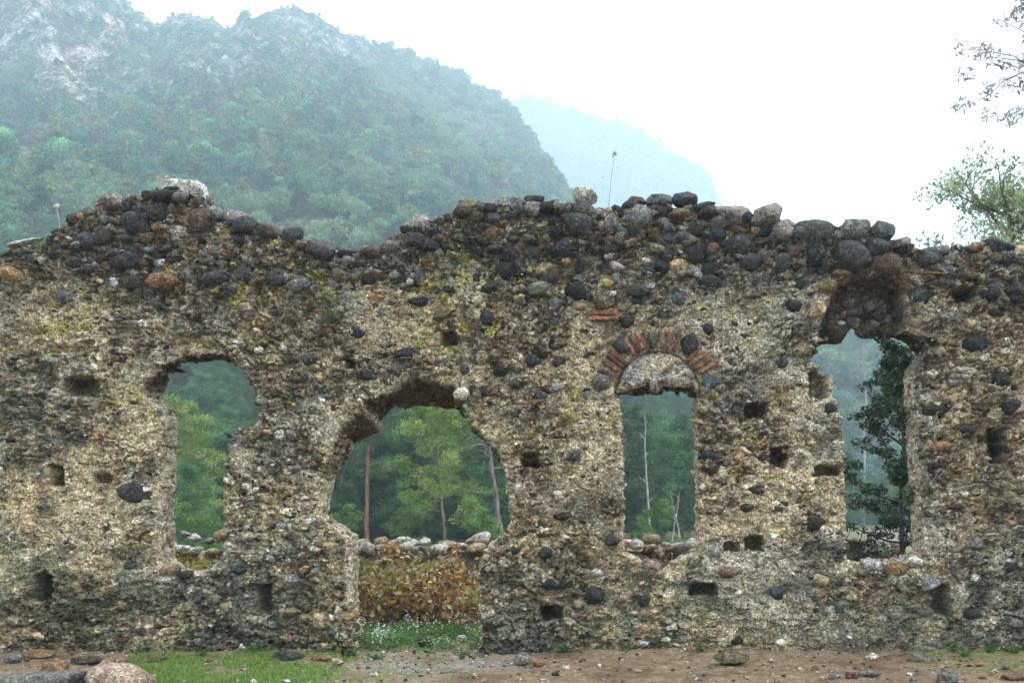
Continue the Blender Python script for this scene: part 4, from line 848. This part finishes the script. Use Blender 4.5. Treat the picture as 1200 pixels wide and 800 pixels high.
def gn_scatter(name, P, sc, rz, protos, label, cat, kind_idx):
    me = bpy.data.meshes.new(name); me.vertices.add(len(P)); me.vertices.foreach_set('co', np.asarray(P, np.float32).ravel())
    for nm, arr, ty in (('sc', sc, 'FLOAT'), ('rz', rz, 'FLOAT')):
        a = me.attributes.new(nm, ty, 'POINT'); a.data.foreach_set('value', np.asarray(arr, np.float32))
    a = me.attributes.new('ki', 'INT', 'POINT'); a.data.foreach_set('value', np.asarray(kind_idx, np.int32))
    o = put(name, me, kind='stuff', label=label, cat=cat)
    g = bpy.data.node_groups.new(name+'_nodes', 'GeometryNodeTree'); g.interface.new_socket('Geometry', in_out='INPUT', socket_type='NodeSocketGeometry'); g.interface.new_socket('Geometry', in_out='OUTPUT', socket_type='NodeSocketGeometry')
    I = g.nodes.new('NodeGroupInput'); O = g.nodes.new('NodeGroupOutput'); ip = g.nodes.new('GeometryNodeInstanceOnPoints'); J = g.nodes.new('GeometryNodeJoinGeometry'); m2p = g.nodes.new('GeometryNodeMeshToPoints')
    g.links.new(I.outputs[0], m2p.inputs[0]); g.links.new(m2p.outputs[0], ip.inputs['Points'])
    for pr in protos:
        n = g.nodes.new('GeometryNodeObjectInfo'); n.inputs['Object'].default_value = pr; n.inputs['As Instance'].default_value = True; n.transform_space = 'ORIGINAL'; g.links.new(n.outputs['Geometry'], J.inputs[0])
    g.links.new(J.outputs[0], ip.inputs['Instance']); ip.inputs['Pick Instance'].default_value = True
    def attr(nm, ty):
        n = g.nodes.new('GeometryNodeInputNamedAttribute'); n.data_type = ty; n.inputs[0].default_value = nm; return [s for s in n.outputs if s.enabled and s.name == 'Attribute'][0]
    g.links.new(attr('ki', 'INT'), ip.inputs['Instance Index'])
    cb = g.nodes.new('ShaderNodeCombineXYZ'); g.links.new(attr('rz', 'FLOAT'), cb.inputs[2]); g.links.new(cb.outputs[0], ip.inputs['Rotation'])
    g.links.new(attr('sc', 'FLOAT'), ip.inputs['Scale']); g.links.new(ip.outputs[0], O.inputs[0])
    md = o.modifiers.new('scatter', 'NODES'); md.node_group = g
    return o
n = 34000; xs, ys, zs, i_, j_ = surf(X1[:-10], Y1[:-10], Z1[:-10], n, rs); u_ = VX+xs*F/(ys+CD)
rk = rockm[i_, j_]; ok = (rs.uniform(size=n) > rk*.8) & (u_ > -330) & (u_ < 1500)
for a, b in taken: ok &= (xs-a)**2+(ys-b)**2 > 9
xs, ys, zs, rk = xs[ok], ys[ok], zs[ok], rk[ok]
nf = ys < 165; nfx, nfy, nfz = xs[nf], ys[nf], zs[nf]; xs, ys, zs, rk = xs[~nf], ys[~nf], zs[~nf], rk[~nf]
ki = rs.choice(4, len(xs), p=[.4, .25, .15, .2]); ki = np.where(rk > .4, 3, ki)
gn_scatter('forest', np.stack([xs, ys, zs-.5], 1), (.6+.9*rs.uniform(size=len(xs))**1.6)*np.where(rk > .4, .5, 1), rs.uniform(0, 6, len(xs)), crown_objs, 'dense wood covering the mountain behind the ruin', 'forest', ki)
n = 15000; xs, ys, zs, i_, j_ = surf(X2[:-10], Y2[:-10], Z2[:-10], n, rs); u_ = VX+xs*F/(ys+CD); ok = (u_ > 350) & (u_ < 1300); xs, ys, zs = xs[ok], ys[ok], zs[ok]
gn_scatter('far_forest', np.stack([xs, ys, zs-.5], 1), rs.uniform(.9, 1.7, len(xs)), rs.uniform(0, 6, len(xs)), crown_objs, 'hazy wood on the distant ridge', 'forest', rs.choice(4, len(xs)))
# near trees seen through the openings
def at(px, y): return ((px-VX)/F*(y+CD), y, 0)
near_crowns = []
tm, cm = tree_mesh(11, 8.2, 3.1, .22, 15, 15000, .15, (.20, .30, .08), .11, (-.5, 0), .55, col2=(.32, .38, .11)); add_tree('broadleaf_tree', tm, cm, M_BARK, M_LEAF, at(524, 31), 0, .80, 'bright yellow green tree with a slim pale trunk in the doorway view')
tm2, cm2 = tree_mesh(12, 9, 3.4, .2, 16, 15000, .17, (.10, .21, .09), .13, (.3, 0), .6)
tm3, cm3 = tree_mesh(13, 11, 2.4, .45, 15, 10000, .17, (.085, .16, .07), .14, (.2, 0), .6, asp=.3)
add_tree('pine_tree', tm3, cm3, M_RED, M_LEAF, at(431, 40), 1, .9, 'pine with a straight red brown trunk at the left of the doorway view')
add_tree('leaning_tree', tree_mesh(14, 9, 2.0, .5, 9, 2200, .14, (.08, .12, .05), .17, (-1.1, 0), .6)[0], None, M_BARK, M_LEAF, at(590, 27), 0, .8, 'grey leafless trunk leaning left at the right of the doorway view')
for (px, y, k, s, l) in ((395, 44, 2, .85, 'dark green tree at the left edge of the doorway view'), (470, 50, 2, .9, 'dark green tree standing behind the bright tree in the doorway view'), (600, 42, 2, .75, 'dark green tree behind the leaning grey trunk'),
                         (205, 36, 1, .84, 'pale feathery green tree in the left window view'), (225, 40, 1, .68, 'rounded pale green crown in the middle of the left window view'), (262, 46, 2, .72, 'dark green tree at the right side of the left window view'), (222, 30, 2, .42, 'dark green low tree under the pale crown in the left window view'),
                         (740, 62, 2, .8, 'dark green tree low in the arched window view'), (800, 56, 2, .62, 'dark green tree at the lower right of the arched window view'), (985, 75, 2, .8, 'hazy green tree low in the right window view'), (560, 56, 3, .9, 'tall dark pine behind the doorway trees')):
    add_tree('background_tree', {1: tm, 2: tm2, 3: tm3}[k], {1: cm, 2: cm2, 3: cm3}[k], M_BARK, M_LEAF, at(px, y), px*.7, s, l)
near_crowns = [next(o for o in bpy.data.objects if o.data is q_) for q_ in (cm, cm2, cm3)]
tb, cb_ = tree_mesh(21, 1.7, .9, .15, 10, 5000, .07, (.13, .23, .07), .03, spread=.7)
for (px, y, s, l) in ((222, 20, .8, 'bright green shrub behind the stones of the left window'), (250, 24, .8, 'green shrub at the right of the left window view'), (565, 22, .75, 'green shrub low at the right of the doorway view'), (400, 24, .8, 'green shrub low at the left of the doorway view'), (480, 27, .9, 'green shrub below the bright tree in the doorway view'), (770, 30, .9, 'green shrub behind the bramble of the arched window')):
    add_tree('shrub', tb, cb_, M_BARK, M_LEAF, at(px, y), px, s*1.3, l, cat='shrub')
# valley floor between the low wall and the mountain's foot
n = 1500; ys = rs.uniform(44, 190, n); u_ = rs.uniform(-100, 1300, n); xs = (u_-VX)/F*(ys+CD)
ok = (ys < np.interp(u_, [600, 800, 1000], [70, 115, 195])) & ~((u_ > 925) & (u_ < 1115) & (ys < 130))
gn_scatter('valley_wood', np.stack([xs, ys, np.zeros(n)-.6], 1)[ok], rs.uniform(.5, .95, n)[ok], rs.uniform(0, 6, n)[ok], near_crowns, 'wood on the valley floor at the foot of the mountain', 'forest', rs.choice(3, n, p=[.5, .5, .0])[ok])
gn_scatter('foothill_wood', np.stack([nfx, nfy, nfz-.5], 1), rs.uniform(.4, .75, len(nfx)), rs.uniform(0, 6, len(nfx)), near_crowns, 'wood on the first rise of the mountain behind the ruin', 'forest', rs.choice(3, len(nfx), p=[.5, .5, .0]))
# bare trunks
def bare(name, px, y, h, lean, r, seed, label, mat=M_PALE):
    tmb, _ = tree_mesh(seed, h, .6, .35, 6, 10, .05, (.1, .1, .1), r, lean, subs=2, sides=6, elev=.8); add_tree(name, tmb, None, mat, M_LEAF, at(px, y), 0, 1, label)
bare('dead_tree', 764, 38, 7.2, (-.25, 0), .085, 31, 'tall bleached bare trunk in the arched window view')
bare('dead_tree', 786, 36, 3.4, (.45, 0), .05, 32, 'short thin bare trunk leaning right in the arched window view')
bare('dead_tree', 800, 34, 3.0, (-.5, 0), .045, 33, 'thin bent bare stem at the right side of the arched window view')
bare('dead_tree', 1012, 150, 32, (.2, 0), .3, 34, 'very tall pale bare trunk in the haze of the right window view')
# evergreen behind the right window and the tree rising over the right end of the wall
tmE, cmE = tree_mesh(41, 3.95, 1.1, .10, 34, 24000, .06, (.04, .085, .03), .05, (.0, 0), .32, asp=.42, up=.5, subs=5)
add_tree('evergreen_tree', tmE, cmE, M_BARK, M_GLOSS, at(1062, 1.5), .4, 1.0, 'dark glossy leaved evergreen behind the right window')
tmO, cmO = tree_mesh(42, 7.3, 1.75, .70, 20, 11000, .08, (.32, .40, .27), .1, (-.2, 0), .62, asp=.5, subs=5)
add_tree('olive_tree', tmO, cmO, M_BARK, M_LEAF, at(1180, 4.9), .2, 1.0, 'grey green leafy tree rising over the right end of the wall')
tmP, cmP = tree_mesh(43, 12.4, 3.2, .70, 24, 19000, .11, (.42, .39, .40), .10, (-.5, 0), .22, asp=.3, subs=11, up=0)
add_tree('overhanging_tree', tmP, cmP, M_PALE, M_LEAF, at(1412, 3.8), .9, .93, 'sparse dull leaved branches hanging in at the top right corner')

# ------------------------------------------------------------------ plants on the wall
def sprig(name, px, py, y, h, n, leafsize, col, label, stems=3, head=None, spread=.5, seed=1, cat='plant', bend=.2):
    rs = np.random.RandomState(seed); x, _, z = W(px, py); root = put(name, None, loc=(x, y, z), label=label, cat=cat); lines = []; P = []; Hd = []
    for s in range(stems):
        d = np.array([rs.normal()*spread, rs.normal()*spread*.5-.1, 1]); d /= np.linalg.norm(d); pts = [np.zeros(3)]
        for k in range(5): d = d+rs.normal(size=3)*bend*.5; d[2] = abs(d[2])*.9+.1; d /= np.linalg.norm(d); pts.append(pts[-1]+d*h/5); P.append(pts[-1])
        lines.append((np.array(pts), (.004, .002))); Hd.append(pts[-1])
    V, Fq = tubes(lines, 4); put('stem', mesh_np('stem', V, Fq, np.zeros((len(V), 3))+np.array(col), True), M_LEAF, root)
    if n: P = np.array(P)[rs.randint(len(P), size=n)]+rs.normal(size=(n, 3))*h*.09; V, Fc = leaves(P, leafsize, .35, rs, .2); put('foliage', mesh_np('foliage', V, Fc, np.repeat(np.array(col)*rs.uniform(.6, 1.4, (n, 1)), 4, 0)), M_LEAF, root)
    if head is not None:
        for hp in Hd:
            Hh = np.repeat(hp[None], 22, 0)+rs.normal(size=(22, 3))*.011; V, Fc = leaves(Hh, .034, .6, rs, .5); put('flower_head', mesh_np('flower_head', V, Fc, np.zeros((len(V), 3))+np.array(head)), M_DRY, root)
sprig('dried_flower', 65, 272, .1, .33, 0, .02, (.8, .75, .6), 'dried pale seed stalk with two heads on the left crest of the wall', 2, (.85, .75, .62), .12, 1)
sprig('dried_flower', 189, 226, .12, .22, 4, .02, (.45, .42, .3), 'small dried seed stalk beside the pale stone block', 3, (.6, .48, .42), .25, 2)
sprig('dried_flower', 712, 250, .12, .70, 6, .03, (.42, .45, .28), 'tall thin dried stalk rising from the middle crest of the wall', 1, (.6, .45, .4), .06, 3)
sprig('wall_plant', 707, 268, -.05, .22, 110, .05, (.24, .36, .06), 'bright green plant growing among the crest stones', 7, None, .8, 4)
sprig('wall_plant', 388, 384, -.1, .36, 170, .03, (.09, .15, .06), 'upright dark green plant rooted in the wall face above the doorway', 8, None, .22, 5)
sprig('wall_plant', 535, 318, -.06, .26, 120, .03, (.10, .14, .06), 'small grey green plant on the wall face below the crest', 8, None, .3, 6)
sprig('wall_plant', 762, 411, .02, .24, 50, .025, (.12, .26, .05), 'little green fern growing between the arch bricks', 4, None, .12, 7)
sprig('wall_plant', 44, 292, .05, .10, 70, .04, (.22, .32, .07), 'low green tuft on the crest near the left edge', 8, None, .9, 8)
sprig('wall_plant', 1164, 312, -.05, .12, 50, .04, (.08, .15, .08), 'small dark green tuft under the crest near the right edge', 6, None, .7, 9)
sprig('grass_tuft', 243, 250, .1, .10, 40, .04, (.5, .5, .4), 'dry pale grass tuft right of the pale stone block', 8, None, .9, 10)
for (px, py, s) in ((735, 766, 11), (820, 767, 12), (660, 768, 13), (1112, 762, 14), (1155, 764, 15), (1120, 770, 16), (250, 770, 17), (300, 768, 18), (420, 764, 19), (445, 770, 20), (545, 772, 21), (1185, 768, 22)):
    d = -.12; sprig('weed', px, py, -.12 if py < 769 else -.3, .12, 60, .05, (.10, .19, .06), 'small green weed sprouting at the foot of the wall', 7, None, 1.1, s, bend=.4)
    bpy.context.scene.objects[-1]
for o in bpy.data.objects:
    if o.name.startswith('weed') and 'label' in o and o.type == 'EMPTY': o['group'] = 'small green weeds at the wall foot'; o.location.z = gz_at(o.location.x, o.location.y)

# ------------------------------------------------------------------ haze
hm = bpy.data.materials.new('haze'); hm.use_nodes = True; t = hm.node_tree; t.nodes.clear(); vo = t.nodes.new('ShaderNodeVolumePrincipled'); oo = t.nodes.new('ShaderNodeOutputMaterial')
vo.inputs['Color'].default_value = (.70, .875, 1.0, 1); vo.inputs['Density'].default_value = HAZE; vo.inputs['Anisotropy'].default_value = .35
t.links.new(vo.outputs[0], oo.inputs['Volume'])
zt = max(Z1.max(), Z2.max())+12; z0 = -3; print('top of haze', zt)
hv = np.array([(x, y, z) for z in (z0, zt) for x, y in ((-2600, -1600), (2600, -1600), (2600, 2300), (-2600, 2300))], float)
put('haze', mesh_np('haze', hv, np.array([(3, 2, 1, 0), (4, 5, 6, 7), (0, 1, 5, 4), (1, 2, 6, 5), (2, 3, 7, 6), (3, 0, 4, 7)])), hm, kind='stuff')
